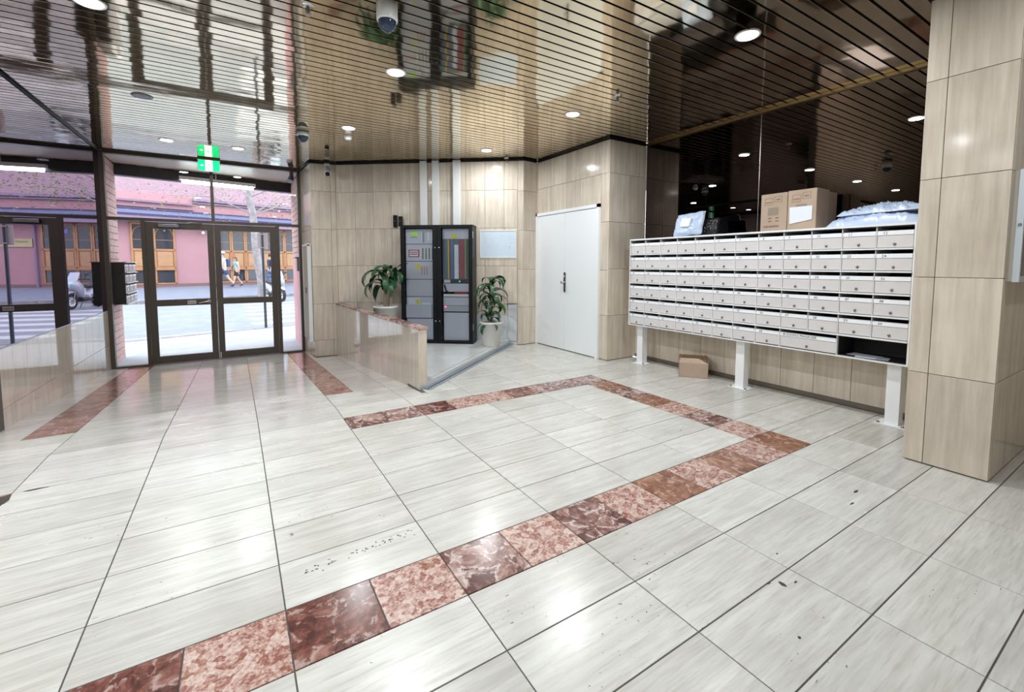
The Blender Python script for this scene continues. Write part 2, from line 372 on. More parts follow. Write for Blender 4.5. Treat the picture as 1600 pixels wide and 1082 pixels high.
# rows in front of the border, border row, rows beyond
sk = 0
for j in range(-5, 9):
    ya, yb = Y0+YP*j, Y0+YP*(j+1)
    if j == 0:
        for i in range(-10, 12):
            xa = STRIP_X1-.30775*(i+1)-0.0 if False else None
        x = STRIP_X1
        q = 0
        while x > -2.97:
            tile(x-.30775, ya, x, yb, (M_orange if q in (0, 2, 4) else M_red[(1, 1, 0, 1, 2, 1, 2, 1, 2, 1, 0, 1, 0, 1)[q % 14]]), floor, 'border_tile'); x -= .30775; q += 1
        tile(STRIP_X1, ya, X0+XP*6, yb, M_floor, floor)
        for k in range(6, 8): tile(X0+XP*k, ya, min(X0+XP*(k+1), 4.72), yb, M_floor, floor)
        continue
    for k in range(-5, 8):
        xa, xb = X0+XP*k, min(X0+XP*(k+1), 4.72)
        if j < 0:
            tile(xa, ya, xb, yb, M_floor if rnd.random() < .7 else M_floor2, floor); continue
        inbox = ya < YF1-.01
        if inbox and k == 5:
            tile(STRIP_X0, ya, STRIP_X1, yb, (M_orange if j in (4, 6) else M_red[(1, 1, 2, 1, 2, 2, 0, 2)[j]]), floor, 'border_tile'); tile(STRIP_X1, ya, xb, yb, M_floor, floor)
            continue
        if j == 7 and 1 <= k <= 4:
            tile(xa, ya, (xa+xb)/2, yb, M_red[(k+1) % 3], floor, 'border_tile'); tile((xa+xb)/2, ya, xb, yb, M_red[(k*2) % 3], floor, 'border_tile'); continue
        if j == 6 and k <= -3:
            tile(xa, ya, (xa+xb)/2, yb, M_red[(k+5) % 3], floor, 'border_tile'); tile((xa+xb)/2, ya, xb, yb, M_red[(k*2) % 3], floor, 'border_tile'); continue
        tile(xa, ya, xb, yb, M_floor if rnd.random() < .72 else M_floor2, floor)
# flat part right of the low wall, in front of the step
def step_side(x, y): return (STEP_B[0]-STEP_A[0])*(y-STEP_A[1])-(STEP_B[1]-STEP_A[1])*(x-STEP_A[0])
for j in range(9, 16):
    ya, yb = Y0+YP*j, min(Y0+YP*(j+1), 6.02)
    for k in range(2, 8):
        xa, xb = max(X0+XP*k, 1.60), min(X0+XP*(k+1), 4.9 if ya < 4.3 else 4.2)
        if ya < 4.3 and xb > 4.2: xb = min(xb, 4.72)
        if step_side(xb, ya) < 0: tile(xa, ya, xb, yb, M_floor, floor)
# ramp
for j in range(9, 25):
    ya, yb = Y0+YP*j, min(Y0+YP*(j+1), 8.79)
    if yb <= ya: break
    for k in range(-3, 3):
        xa, xb = max(X0+XP*k, XM-.03), min(X0+XP*(k+1), 1.60)
        if yb > 7.9: xb = min(xb, 1.06)
        if j >= 11 and k == -3: tile_x = X0+XP*-2; rtile(xa, ya, tile_x-.305, yb, M_ramp); rtile(tile_x-.305, ya, tile_x, yb, M_rstrip, 'border_tile'); continue
        if j >= 11 and k == 1:
            e = X0+XP; rtile(e, ya, e+.275, yb, M_rstrip, 'border_tile'); rtile(e+.275, ya, xb, yb, M_ramp if yb < 7.8 else M_ramp); continue
        rtile(xa, ya, xb, yb, M_floor if j < 12 else M_ramp)
# alcove floor and its sloped aluminium edge
WA, WB = (1.46, 7.85), (3.84, 5.985)      # ends of the slanted back wall
AZ = .06
struct('floor_alcove', MB().prism([(1.66, 4.36), (3.80, 6.13), (WB[0], WB[1]), WA, (1.48, 7.8), (1.60, 4.40)][::1], 0.001, AZ), travertine('alcove_floor_stone', (.68, .68, .66), (.60, .60, .57), (1.5, 9, 9), .12, rvar=0))
tdir = (Vector(STEP_B)-Vector(STEP_A)).normalized(); tn = Vector((-tdir.y, tdir.x))
track = sempty('trim_1'); Lt = (Vector(STEP_B)-Vector(STEP_A)).length
def tstrip(name, o0, o1, z0a, z1a, mt):
    a = Vector(STEP_A)+tn*o0; b = Vector(STEP_A)+tn*o1
    q = [(a.x, a.y, 0.001), (b.x, b.y, 0.001), (b.x, b.y, z1a), (a.x, a.y, z0a)]; e = tdir*Lt
    vs = q+[(x+e.x, y+e.y, z) for x, y, z in q]
    obj(name, MB().add(vs, [(0, 1, 2, 3), (7, 6, 5, 4), (0, 4, 5, 1), (1, 5, 6, 2), (2, 6, 7, 3), (3, 7, 4, 0)]), mt, track)
tstrip('front_rail', -.01, .018, .010, .014, M_alu); tstrip('groove', .018, .03, .004, .004, M_black)
tstrip('middle_rail', .03, .05, .02, .024, M_alu); tstrip('groove', .05, .056, .01, .01, M_black); tstrip('sloped_plate', .056, .135, .026, AZ+.003, M_alu)
# ================================================================ WALLS
def wall(name, p0, p1, side, xs, **kw):
    cs = kw.pop('cs', 0.)
    a = Vector(p0); b = Vector(p1); t = (b-a).normalized(); n = Vector((t.y, -t.x))*side
    z0 = kw.pop('z0', -.35); z1 = kw.pop('z1', 3.0); th = kw.pop('core', .15)
    w = wallcore(name, tuple(a-n*.02+t*cs), tuple(b-n*.02), side, z0, z1, th)
    panels(w, tuple(a-n*.02), tuple(b-n*.02), side, xs, **kw); return w
# left mirror wall (slightly out of square)
ML0, ML1 = (-1.662, 5.10), (-1.624, 8.80)
mt_dado = travertine('polished_dado_stone', (.60, .53, .46), (.50, .43, .36), (16, 1.3, 16), .03, rvar=.08)
mt_dado.node_tree.nodes['Principled BSDF'].inputs['Specular IOR Level'].default_value = .95
wl = wallcore('wall_left', (ML0[0]-.025, ML0[1]), (ML1[0]-.025, ML1[1]), 1, -.4, 3.0, .2)
panels(wl, (ML0[0]-.02, ML0[1]), (ML1[0]-.02, ML1[1]), 1, rng(.12, 3.7, .30), zs=[.095], mt=mt_dado, zmin=-.30, zmax=.60)
lm = MB().prism([ML0, ML1, (ML1[0]-.012, ML1[1]), (ML0[0]-.012, ML0[1])], .60, 2.93)
obj('mirror_pane', lm, M_mirL, wl)
struct('trim_2', MB().prism([(ML0[0]-.02, ML0[1]), (ML1[0]-.02, ML1[1]), (ML1[0]+.008, ML1[1]), (ML0[0]+.008, ML0[1])], 2.935, 2.965), mat('blue_black_trim', (.02, .028, .05), .6))
struct('trim_3', MB().prism([(ML0[0]-.015, ML0[1]), (ML1[0]-.015, ML1[1]), (ML1[0]+.004, ML1[1]), (ML0[0]+.004, ML0[1])], .595, .605), M_alu)
# lobby side beyond the mirror wall
wall('wall_lobby_north', (-9, 5.1), (-1.66, 5.1), 1, rng(.6, 9, .9), zs=[1.22, 2.46])
wall('wall_lobby_west', (-9, -3.6), (-9, 5.1), 1, rng(.6, 9, .9), zs=[1.22, 2.46])
wall('wall_rear', (-9, -3.6), (4.71, -3.6), -1, rng(.6, 14, .9), zs=[1.22, 2.46])
wall('wall_right', (4.71, -3.6), (4.71, .66), -1, rng(.3, 4.2, .6))
# right pillar
PL, PR, PX_, PE = 1.058, .655, 3.757, 4.71
pil = struct('wall_pillar', MB().box(PX_+.02, PR+.02, 0, 4.9, PL-.02, 2.96), M_grout)
panels(pil, (PX_+.02, PL), (PX_+.02, PR), 1, [.103], zs=[.60, 1.22, 1.84, 2.45], zmax=2.95)
panels(pil, (PX_+.0225, PR+.02), (PE, PR+.02), 1, [.60], zs=[.60, 1.22, 1.84, 2.45], zmax=2.95)
panels(pil, (PX_+.0225, PL-.02), (4.9, PL-.02), -1, [.60], zs=[.60, 1.22, 1.84, 2.45], zmax=2.95)
# wall under and behind the mailboxes, with the smoked mirror above
wm = struct('wall_mailbox', MB().box(4.76, PL, -.0, 5.05, 4.32, 1.22).box(4.92, PL, 1.22, 5.05, 4.32, 3.0), M_grout)
panels(wm, (4.76, 4.32), (4.76, PL), 1, rng(.42, 3.3, .31), zs=[], zmin=.045, zmax=1.215)
struct('baseboard_mailbox', MB().box(4.735, PL, 0, 4.76, 4.32, .045), mat('dark_grout_base', (.16, .14, .11), .8))
mw = sempty('window_mirror')
for (a, b) in ((PL, 2.735), (2.739, 4.318)): obj('mirror_pane', MB().box(4.897, a, 1.22, 4.91, b, 2.93), M_mirR, mw)
obj('joint_strip', MB().box(4.8955, 2.735, 1.22, 4.905, 2.739, 2.93), M_steel, mw)
struct('trim_4', MB().box(4.865, PL, 2.93, 4.897, 4.32, 2.958), M_gold)
# stub pillar and the white double doors
ws = struct('wall_stub', MB().box(4.225, 4.34, 0, 4.9, 4.47, 3.0), M_grout)
panels(ws, (4.9, 4.34), (4.2, 4.34), -1, [.36], zs=[.61, 1.24, 1.865, 2.50])
DY0, DY1, DH = 4.475, 5.96, 2.115
wd = wall('wall_right_doors', (4.2, 4.32), (4.2, 5.97), -1, [.155, .26+0.0, .585, .89, 1.205], zs=[.61, 1.22, 1.865, 2.505], skip=[(DY0-4.32, DY1-4.32+.02, -1, DH)], core=.10, cs=.03)
df = sempty('door_1')
fm = MB(); fm.box(4.165, DY0, 0, 4.21, DY0+.045, DH); fm.box(4.165, DY1-.045, 0, 4.21, DY1, DH); fm.box(4.165, DY0, DH-.045, 4.21, DY1, DH)
obj('door_frame', fm, M_door, df)
for (a, b) in ((DY0+.048, 5.205), (5.209, DY1-.048)):
    obj('door_leaf', MB().bbox(4.18, a, .012, 4.215, b, DH-.048, .002), M_door, df)
hp = obj('handle_plate', MB().bbox(4.17, 5.185, .885, 4.182, 5.225, 1.18, .004), M_dsteel, df)
obj('knob', MB().lathe([(.012, 0), (.012, .03), (.026, .04), (.03, .055), (.022, .07), (.001, .073)], 16, frame_M(Vector((4.17, 5.19, 1.035)), (0, -1, 0), (0, 0, 1)) ), M_steel, hp)
obj('key_cylinder', MB().lathe([(.010, 0), (.010, .006), (.001, .007)], 12, frame_M(Vector((4.17, 5.205, 1.12)), (0, -1, 0), (0, 0, 1))), M_whitem, hp)
# corner pilaster
wall('wall_pilaster', (4.2, 5.95), (3.905, 5.915), -1, [], zs=[.61, 1.22, 1.84, 2.46])
wall('wall_pilaster_side', (3.905, 5.915), (3.84, 5.985), -1, [], zs=[.61, 1.22, 1.84, 2.46], core=.05)
# slanted back wall
wall('wall_back', WA, WB, 1, [.017+.31*i for i in range(1, 10)], zs=[.05, .66, 1.275, 1.88, 2.48], zmin=.05)
# left pillar by the entrance
wall('wall_entrance_pillar', (1.085, 7.93), WA, 1, [.30], zs=[.03, .64, 1.26, 1.87, 2.49], zmin=-.30, core=.12)
wj = wall('wall_entrance_jamb', (1.035, 8.80), (1.085, 7.93), 1, [.45], zs=[.03, .64, 1.26, 1.87, 2.49], zmin=-.30, core=.12)
obj('recess_frame', MB().box(1.02, 7.99, .0, 1.075, 8.03, 1.62).box(1.02, 8.62, .0, 1.055, 8.66, 1.62).box(1.02, 7.99, 1.60, 1.055, 8.66, 1.64), M_whitem, wj)
obj('recess_door', MB().box(1.03, 8.03, .0, 1.05, 8.62, 1.6), mat('beige_metal', (.42, .36, .28), .5), wj)
obj('recess_latch', MB().bbox(1.022, 8.30, .80, 1.04, 8.34, .90, .004), M_dark, wj)
# low wall between entrance and alcove
PA, PB, PT = (1.575, 4.345), (1.41, 7.86), .625
pw = struct('wall_low', MB().prism([(PA[0]+.018, PA[1]+.02), (PA[0]+.075, PA[1]+.02), (PB[0]+.08, PB[1]-.03), (PB[0]+.018, PB[1]-.03)], -.3, PT), M_grout)
panels(pw, (PB[0]+.02, PB[1]-.01), (PA[0]+.02, PA[1]+.0025), 1, [3.5-.31*i for i in range(1, 12)], zs=[], mt=mt_dado, zmin=-.26, zmax=PT)
panels(pw, (PA[0], PA[1]+.02), (PA[0]+.093, PA[1]+.02), 1, [], zs=[], zmin=-.03, zmax=PT)
dv = (Vector(PB)-Vector(PA)).normalized()
for i in range(12):
    a0 = Vector(PA)+dv*(i*.29-.012); a1 = Vector(PA)+dv*min(i*.29+.275, 3.49)
    nx = Vector((dv.y, -dv.x)) if dv.y > 0 else Vector((-dv.y, dv.x))
    q = [a0-nx*.008, a1-nx*.008, a1+nx*.10, a0+nx*.10]
    obj('coping_stone', MB().prism([tuple(v) for v in q], PT+.001, PT+.026), M_red[(1, 2, 0)[i % 3]], pw)
# worn spots on the floor
def blot(x, y, rx, ry, seed, z=.0012):
    rr_ = random.Random(seed); n = 11; a0 = rr_.uniform(0, 6)
    return [(x+rx*rr_.uniform(.6, 1.1)*math.cos(a0+2*PI*i/n), y+ry*rr_.uniform(.6, 1.1)*math.sin(a0+2*PI*i/n)) for i in range(n)]
M_chip = mat('chip_dark', (.05, .042, .033), .8)
for i, (x, y, rx, ry) in enumerate(((1.842, .868, .011, .018), (1.80, .90, .014, .004), (1.90, .845, .012, .004), (2.97, 1.03, .028, .008), (2.80, .985, .022, .006), (-1.125, 3.49, .030, .085), (-1.02, 3.56, .060, .012), (1.62, .70, .008, .006), (2.02, .98, .007, .005))):
    obj('chip', MB().prism(blot(x, y, rx, ry, i), -.001, .0008), M_chip, floor)
pm = MB(); rp = random.Random(8)
for i in range(46):
    t_ = rp.random(); pm.prism(blot(.20+.50*t_, 1.975+.045*t_+rp.gauss(0, .012), rp.uniform(.003, .008), rp.uniform(.002, .0045), i), -.001, .0008)
o = obj('pits', pm, M_chip, floor); o['kind'] = 'stuff'
# ================================================================ CEILING
ceil = struct('ceiling', MB().box(-9.2, -3.8, H+.02, 5.2, 8.85, H+.2), M_black)
def xr(y):
    if y < 4.32: return 4.89
    if y < 5.95: return 4.19
    if y < 7.87: return WA[0]+(WA[1]-y)*(WB[0]-WA[0])/(WA[1]-WB[1])-.03
    return 1.05
rs = random.Random(11)
k = -36
while True:
    ya = .067+.1*k+.007
    if ya > 8.68: break
    xa = -8.98 if ya < 5.0 else ML0[0]+.03
    xb = xr(ya+.09)
    M = frame_M(Vector((xa, ya+.084, H+.004)), (1, 0, 0), (0, -1, 0)) @ Matrix.Rotation(rs.gauss(0, .0035), 4, 'X')
    piece('slat', round(xb-xa, 2), .083, .004, M_slat, ceil, M, .0004)
    k += 1
# black shadow gap along the tops of the walls
tb = MB()
for (a, b) in (((4.2, 4.32), (4.2, 5.95)), ((4.2, 5.95), (3.905, 5.915)), ((3.905, 5.915), (3.84, 5.985)), (WB, WA), (WA, (1.085, 7.93)), ((1.085, 7.93), (1.035, 8.75)), ((4.9, 4.32), (4.2, 4.32))):
    a = Vector(a); b = Vector(b); t = (b-a).normalized(); n = Vector((-t.y, t.x))
    if (Vector((1, 4))-a).dot(n) < 0: n = -n
    tb.prism([tuple(v) for v in (a-n*.03, b-n*.03, b+n*.006, a+n*.006)], 2.944, 2.965)
struct('trim_6', tb, M_black)
struct('trim_7', MB().box(PX_-.01, PR-.01, 2.945, 4.7, PL+.01, 2.962), M_black)
# downlights
dl = thing('downlight', 'x', 'light', (LIT[0][0], LIT[0][1], H))
obj('trim_ring', MB().lathe([(.066, -.002), (.085, -.006), (.088, .0), (.066, .0)], 28, Matrix.Translation((LIT[0][0], LIT[0][1], H)), caps=False), M_whitem, dl)
obj('lens', MB().lathe([(.0665, -.010), (.0665, -.006)], 28, Matrix.Translation((LIT[0][0], LIT[0][1], H))), M_lens, dl)
DL = {(1.245, 3.90): 'lit round downlight left of centre, with the dome camera just above it', (3.23, 3.91): 'lit round downlight in the ceiling in front of the white double doors',
      (3.21, 1.92): 'largest lit downlight, in the ceiling over the front of the mailboxes', (-.72, 3.92): 'lit round downlight at the top left corner of the photo',
      (1.24, 5.76): 'small lit downlight beside the smoke detector, left of the black cabinet', (3.17, 5.79): 'small lit downlight over the pot plant right of the black cabinet',
      (.105, 7.61): 'right one of the two small lit downlights near the entrance doors', (-.71, 7.62): 'left one of the two small lit downlights near the entrance doors'}
for i, p in enumerate(LIT):
    lab = DL.get(p, 'lit round downlight of the lobby behind the camera, seen only in the mirrors')
    if i == 0: dl['label'] = lab; dl['group'] = 'round ceiling downlights'; continue
    if p[1] < 2.5 and p not in DL or p[0] < -2: lab = 'lit round downlight of the lobby behind the camera, seen only in the mirrors'
    dup(dl, (p[0], p[1], H), 0, lab, 'round ceiling downlights' if p in DL else 'lobby downlights outside the frame')
ul = thing('downlight', 'unlit dark round downlight in the ceiling at the upper left', 'light', (*UNLIT, H), 0, 'round ceiling downlights')
obj('trim_ring', MB().lathe([(.066, -.002), (.085, -.006), (.088, .0), (.066, .0)], 28, Matrix.Translation((*UNLIT, H)), caps=False), M_dsteel, ul)
obj('lens', MB().lathe([(.065, -.004), (.065, -.001)], 28, Matrix.Translation((*UNLIT, H))), M_off, ul)
# ================================================================ ENTRANCE GLAZING
YD = 8.77
zf = ramp_z(YD)
MX0, MX1, JX0, JX1, MIDX, TZ0, TZ1 = -1.625, 1.03, -1.14, .63, -.268, 1.955, 2.0
wf = MB()
wf.box(MX0-.02, YD, zf-.02, MX0+.055, YD+.10, 2.96); wf.box(MX1-.04, YD, zf-.02, MX1+.02, YD+.10, 2.96)
wf.box(MX0+.05, YD, TZ0, MX1-.03, YD+.10, TZ1); wf.box(MX0+.05, YD, 2.925, MX1-.03, YD+.10, 2.965)
wf.box(MIDX-.022, YD, TZ1, MIDX+.022, YD+.1, 2.93); wf.box(JX0-.05, YD, zf-.02, JX0, YD+.10, TZ0); wf.box(JX1, YD, zf-.02, JX1+.05, YD+.10, TZ0)
wf.box(MX0+.05, YD, zf-.03, JX0-.05, YD+.10, zf+.025); wf.box(JX1+.05, YD, zf-.03, MX1-.03, YD+.10, zf+.025); wf.box(JX0, YD-.02, zf-.03, JX1, YD+.12, zf+.004)
win = struct('window_1', wf, M_brz)
for (a, b, c, d) in ((MX0+.055, MIDX-.022, TZ1, 2.925), (MIDX+.022, MX1-.04, TZ1, 2.925), (MX0+.055, JX0-.05, zf+.025, TZ0), (JX1+.05, MX1-.04, zf+.025, TZ0)):
    obj('pane', MB().box(a, YD+.045, c, b, YD+.053, d), M_glass, win)
def leaf(name, x0, x1, left):
    b = MB(); s = .088; y0, y1 = YD+.02, YD+.065; z0, z1 = zf+.012, TZ0-.01
    zr0, zr1 = .635, .735
    b.box(x0, y0, z0, x0+s, y1, z1); b.box(x1-s, y0, z0, x1, y1, z1)
    for (c, d) in ((z0, z0+.115), (z1-.10, z1), (zr0, zr1)): b.box(x0+s, y0, c, x1-s, y1, d)
    o = struct(name, b, M_brz)
    obj('pane', MB().box(x0+s, YD+.04, z0+.115, x1-s, YD+.047, zr0), M_glass, o); obj('pane', MB().box(x0+s, YD+.04, zr1, x1-s, YD+.047, z1-.10), M_glass, o)
    return o
dL = leaf('door_2', JX0+.004, MIDX-.002, True); dR = leaf('door_3', MIDX+.002, JX1-.004, False)
obj('push_plate', MB().bbox(-.66, YD+.008, .655, -.545, YD+.02, .712, .003), M_steel, dL)
text('lettering', 'PUSH', .04, frame_M(Vector((-.6025, YD+.0075, .684)), (1, 0, 0), (0, 0, 1)), M_ink, dL)
obj('lever_handle', MB().tube([(-.375, YD+.02, .69), (-.375, YD-.02, .69), (-.44, YD-.025, .682), (-.51, YD-.02, .668)], [.02, .016, .009, .007], 10).lathe([(.026, 0), (.026, .01)], 16, frame_M(Vector((-.375, YD+.02, .69)), (1, 0, 0), (0, 0, 1))), M_steel, dL)
obj('floor_bolt', MB().bbox(-.255, YD+.0, zf+.02, -.235, YD+.02, zf+.12, .003), M_steel, dR)
obj('door_closer', MB().bbox(-.98, YD-.035, 1.87, -.72, YD+.02, 1.92, .006).tube([(-.74, YD-.03, 1.925), (-.55, YD-.10, 1.945), (-.42, YD+.0, 1.955)], .009, 8), M_dsteel, dL)
obj('pivot', MB().bbox(.20, YD, 1.93, .30, YD+.02, 1.96, .003), M_dsteel, dR)
# ================================================================ MAILBOX BANK
FX, BX, BZ0, BZ1, BY0 = 4.385, 4.735, .518, 1.612, 1.245
BW, RH = .238, .1815
BY1 = BY0+12*BW
mb = thing('mailbox_bank', 'long bank of sixty-odd beige apartment mailboxes on white posts under the dark mirror', 'mailboxes', (FX, BY0, 0))
sh = MB()
sh.box(BX-.012, BY0, BZ0, BX, BY1, BZ1)                               # back
sh.box(FX-.004, BY0-.012, BZ1-.006, BX, BY1+.012, BZ1+.012)            # top
sh.box(FX-.004, BY1, BZ0-.010, BX, BY1+.012, BZ1-.006); sh.box(FX-.004, BY0-.012, BZ0-.010, BX, BY0, BZ1-.006)
sh.box(FX-.004, BY0, BZ0-.010, BX, BY1, BZ0)
obj('carcass', sh, M_whitem, mb)
ln = MB(); ln.box(BX-.016, BY0+.003, BZ0+.002, BX-.0125, BY1-.003, BZ1-.008)  # near-black sheets paint the shade inside the slots and the open compartment
for r_ in range(6):
    z_ = BZ1-.0065-r_*RH; ln.box(FX-.0025, BY0+.003, z_-.009, BX-.016, BY1-.003, z_-.0065)
ln.box(FX+.03, BY0+.001, BZ0+.0005, BX-.016, BY0+2*BW+.06*0, BZ0+.0015).box(FX+.03, BY0+.0005, BZ0+.002, BX-.016, BY0+.002, BZ0+RH-.012).box(FX+.03, BY0+3*BW-.006-BW, BZ0+.002, BX-.016, BY0+3*BW-.004-BW, BZ0+RH-.012)
obj('painted_shade', ln, mat('painted_shade', (.02, .02, .022), .6), mb)
for r in range(1, 6):
    z = BZ1-.006-r*RH
    obj('shelf', MB().box(FX-.018, BY0, z-.006, BX-.012, BY1, z+.006), M_whitem, mb)
for c in range(1, 12):
    y = BY1-c*BW; zb = BZ0 if c not in (9, 11) else BZ1-.006-5*RH
    if c in (9, 11): pass
    obj('divider', MB().box(FX+.002, y-.0025, zb, BX-.012, y+.0025, BZ1-.006), M_whitem, mb)
def fmesh(w, kind):
    """door front in its own frame: x to the viewer's right, y up, z towards the viewer"""
    h = RH-.012; b = MB()
    if kind == 'door': b.bbox(.003, .004, -.012, w-.003, .100, .0, .003)
    if kind == 'name_plate': b.box(.003, .103, -.006, w-.003, .136, .003).box(.003, .136, -.012, w-.003, .1375, .003)
    if kind == 'lock': b.lathe([(.010, 0), (.010, .005), (.0075, .008), (.001, .0085)], 12, Matrix.Translation((w/2, .032, 0))).box(w/2-.0015, .018, .0085, w/2+.0015, .034, .014)
    return b
def shared(name, w, kind, mt):
    key = (name, round(w, 3))
    if key not in PCACHE: PCACHE[key] = mesh_from(fmesh(w, kind), name, mt)
    return PCACHE[key]
def mdoor(y_left, w, r, num, wide=False):
    z = BZ1-.006-(r+1)*RH+.006
    M = frame_M(Vector((FX+.006, y_left, z)), (0, -1, 0), (0, 0, 1))
    o = bpy.data.objects.new('door', shared('door', w, 'door', M_mbox)); C.objects.link(o); o.parent = mb; o.matrix_local = INV[mb.name] @ M
    for nm, mt in (('name_plate', M_mplate), ('lock', M_dsteel)):
        q = bpy.data.objects.new(nm, shared(nm, w, nm, mt)); C.objects.link(q); q.parent = o
    cu = bpy.data.curves.new('number', 'FONT'); cu.body = num; cu.size = .030; cu.align_x = 'LEFT'; cu.align_y = 'CENTER'; cu.extrude = .0004; cu.resolution_u = 1
    cu.materials.append(M_ink); q = bpy.data.objects.new('number', curve_mesh(cu)); C.objects.link(q); q.parent = o; q.location = (.04 if not wide else .03, .119, .0036)
    return o
for r in range(6):
    for c in range(12):
        y = BY1-c*BW
        if r == 5 and c >= 8: continue
        mdoor(y-.0025, BW-.005, r, str(r*12+c+1))
mdoor(BY1-8*BW-.0025, 2*BW-.005, 5, 'BUILDING MANAGER', True)
LEGS = [(3.975, 'far'), (2.615, 'middle'), (1.335, 'near')]
for (ly, w_) in LEGS:
    lg = obj('leg', MB().box(4.45, ly-.045, .008, 4.54, ly+.045, BZ0-.010), M_whitem, mb)
    obj('base_plate', MB().bbox(4.41, ly-.10, .0, 4.58, ly+.10, .009, .003), M_whitem, lg)
    for (bx, by) in ((4.43, ly-.08), (4.43, ly+.08), (4.56, ly-.08)): obj('bolt', MB().lathe([(.012, .009), (.012, .016), (.005, .022)], 8, Matrix.Translation((bx, by, 0))), M_dsteel, lg)
# letters left in the open compartment
ov = MB()
for i, (ya, xa, rz) in enumerate(((1.50, 4.50, .2), (1.56, 4.52, -.1))):
    T = Matrix.Translation((xa, ya, BZ0+.002+i*.005)) @ Matrix.Rotation(rz, 4, 'Z'); ov.box(-.06, -.11, 0, .06, .11, .003, T)
tag(obj('envelope', ov, M_paper), 'flat pale envelopes lying in the open bottom compartment of the mailboxes', 'letters')
# cartons on top of the mailboxes
TOPZ = BZ1+.0125
def carton(y0, y1, x0, x1, z1, label, kind):
    t = thing('cardboard_box', label, 'box', ((x0+x1)/2, (y0+y1)/2, TOPZ), 0, 'brown cartons on top of the mailboxes')
    obj('carton', MB().bbox(x0, y0, TOPZ, x1, y1, z1, .006), M_card, t)
    if kind is None: return t
    b = MB(); w = y1-y0; X = x0-.0012
    def rr(u0, v0, u1, v1, line=False):
        ya, yb = y1-u0*w, y1-u1*w; za, zb = TOPZ+v0*(z1-TOPZ), TOPZ+v1*(z1-TOPZ)
        if not line: b.box(X, yb, za, x0, ya, zb); return
        e = .0025
        b.box(X, yb, za, x0, ya, za+e); b.box(X, yb, zb-e, x0, ya, zb); b.box(X, ya-e, za, x0, ya, zb); b.box(X, yb, za, x0, yb+e, zb)
    rr(.15, .70, .46, .88, True); rr(.52, .76, .80, .92, True)
    for i in range(6): rr(.19+.04*i, .755, .215+.04*i, .785)
    for i in range(3): rr(.59+.05*i, .81, .625+.05*i, .85)
    obj('printed_frames', b, M_cardp, t)
    b = MB(); rr(.28, .42, .68, .60); rr(.30, .60, .66, .63); obj('printed_picture', b, M_cardg, t)
    if kind == 'print':
        b = MB()
        for i in range(3):
            for (u, v) in ((.30, .33), (.58, .33), (.30, .25), (.58, .25)): rr(u+.045*i, v, u+.035+.045*i, v+.03)
        for i in range(9): rr(.14+.065*i, .10, .185+.065*i, .15)
        obj('printed_characters', b, M_cardp, t)
    else:
        lb = MB(); lb.add([(x0-.004, y1-.12*w, TOPZ+.10), (x0-.004, y1-.12*w, TOPZ+.315-.10+.10), (x0-.004, y1-.82*w, TOPZ+.245), (x0-.004, y1-.84*w, TOPZ+.10)], [(0, 1, 2, 3)])
        lb = MB().prism([(0, 0), (.19, .03), (.19, .155), (-.005, .155)], 0, .002, frame_M(Vector((x0-.0045, y1-.10*w, TOPZ+.055)), (0, -1, 0), (0, 0, 1)))
        lab = obj('shipping_label', lb, M_paper, t)
        b = MB(); F0 = frame_M(Vector((x0-.0052, y1-.10*w, TOPZ+.055)), (0, -1, 0), (0, 0, 1))
        for i in range(9): b.box(.015+.012*i, .055+.002*i, 0, .021+.012*i+.002*(i % 3), .072+.002*i, .0006, F0)
        for i in range(12): b.box(.115+.0055*i, .030, 0, .118+.0055*i, .046, .0006, F0)
        for i in range(4): b.box(.02, .10+.012*i, 0, .15-.02*(i % 2), .1025+.012*i, .0006, F0)
        obj('label_print', b, mat('label_ink', (.25, .27, .33), .6), lab)
    return t
carton(2.205, 2.452, 4.44, 4.68, 1.985, 'left one of two brown printed cartons side by side on top of the mailboxes', 'print')
carton(1.955, 2.200, 4.44, 4.68, 1.99, 'right brown printed carton with a white shipping label, on top of the mailboxes', 'label')
carton(1.958, 2.44, 4.685, 4.845, 1.975, 'brown carton standing behind the two front cartons on top of the mailboxes', None)
# crumpled mailing bags
def pillow(L_, W_, H_, seed, T, nx=40, ny=28, crease=.02, flat=.0):
    b = MB(); rr_ = random.Random(seed); off = Vector((rr_.uniform(0, 50), rr_.uniform(0, 50), rr_.uniform(0, 50)))
    top = []; bot = []
    for j in range(ny+1):
        for i in range(nx+1):
            u = i/nx*2-1; v = j/ny*2-1
            pr = max(0, (1-abs(u)**3.0)*(1-abs(v)**3.0))**.42
            ex = 1+.05*noise.noise(Vector((v*2, seed, 0))); ey = 1+.06*noise.noise(Vector((u*2, 3, seed)))
            p = Vector((u*L_/2*ex, v*W_/2*ey, 0))
            n1 = noise.noise(Vector((u*2.2, v*2.2, 0))+off); n2 = abs(noise.noise(Vector((u*5, v*4+u*2, 3))+off)); n3 = abs(noise.noise(Vector((u*10+v*3, v*9, 7))+off))
            hgt = H_*pr*(1+.35*n1)-crease*pr*(n2*1.2+n3*.7)
            top.append((p.x, p.y, max(hgt, .003)+(.0 if flat else 0)))
            bot.append((p.x, p.y, 0))
    n = nx+1; fs = []
    for j in range(ny):
        for i in range(nx): a = j*n+i; fs.append((a, a+1, a+n+1, a+n))
    N0 = len(top)
    fb = [(f[3]+N0, f[2]+N0, f[1]+N0, f[0]+N0) for f in fs]
    ring = [i for i in range(n)]+[n*(j+1)-1 for j in range(1, ny+1)]+[n*(ny+1)-1-i for i in range(1, n)]+[n*(ny-j) for j in range(1, ny)]
    side = [(ring[(k+1) % len(ring)], ring[k], ring[k]+N0, ring[(k+1) % len(ring)]+N0) for k in range(len(ring))]
    b.add(top+bot, fs+fb, T, True); b.add(top+bot, side, T); return b
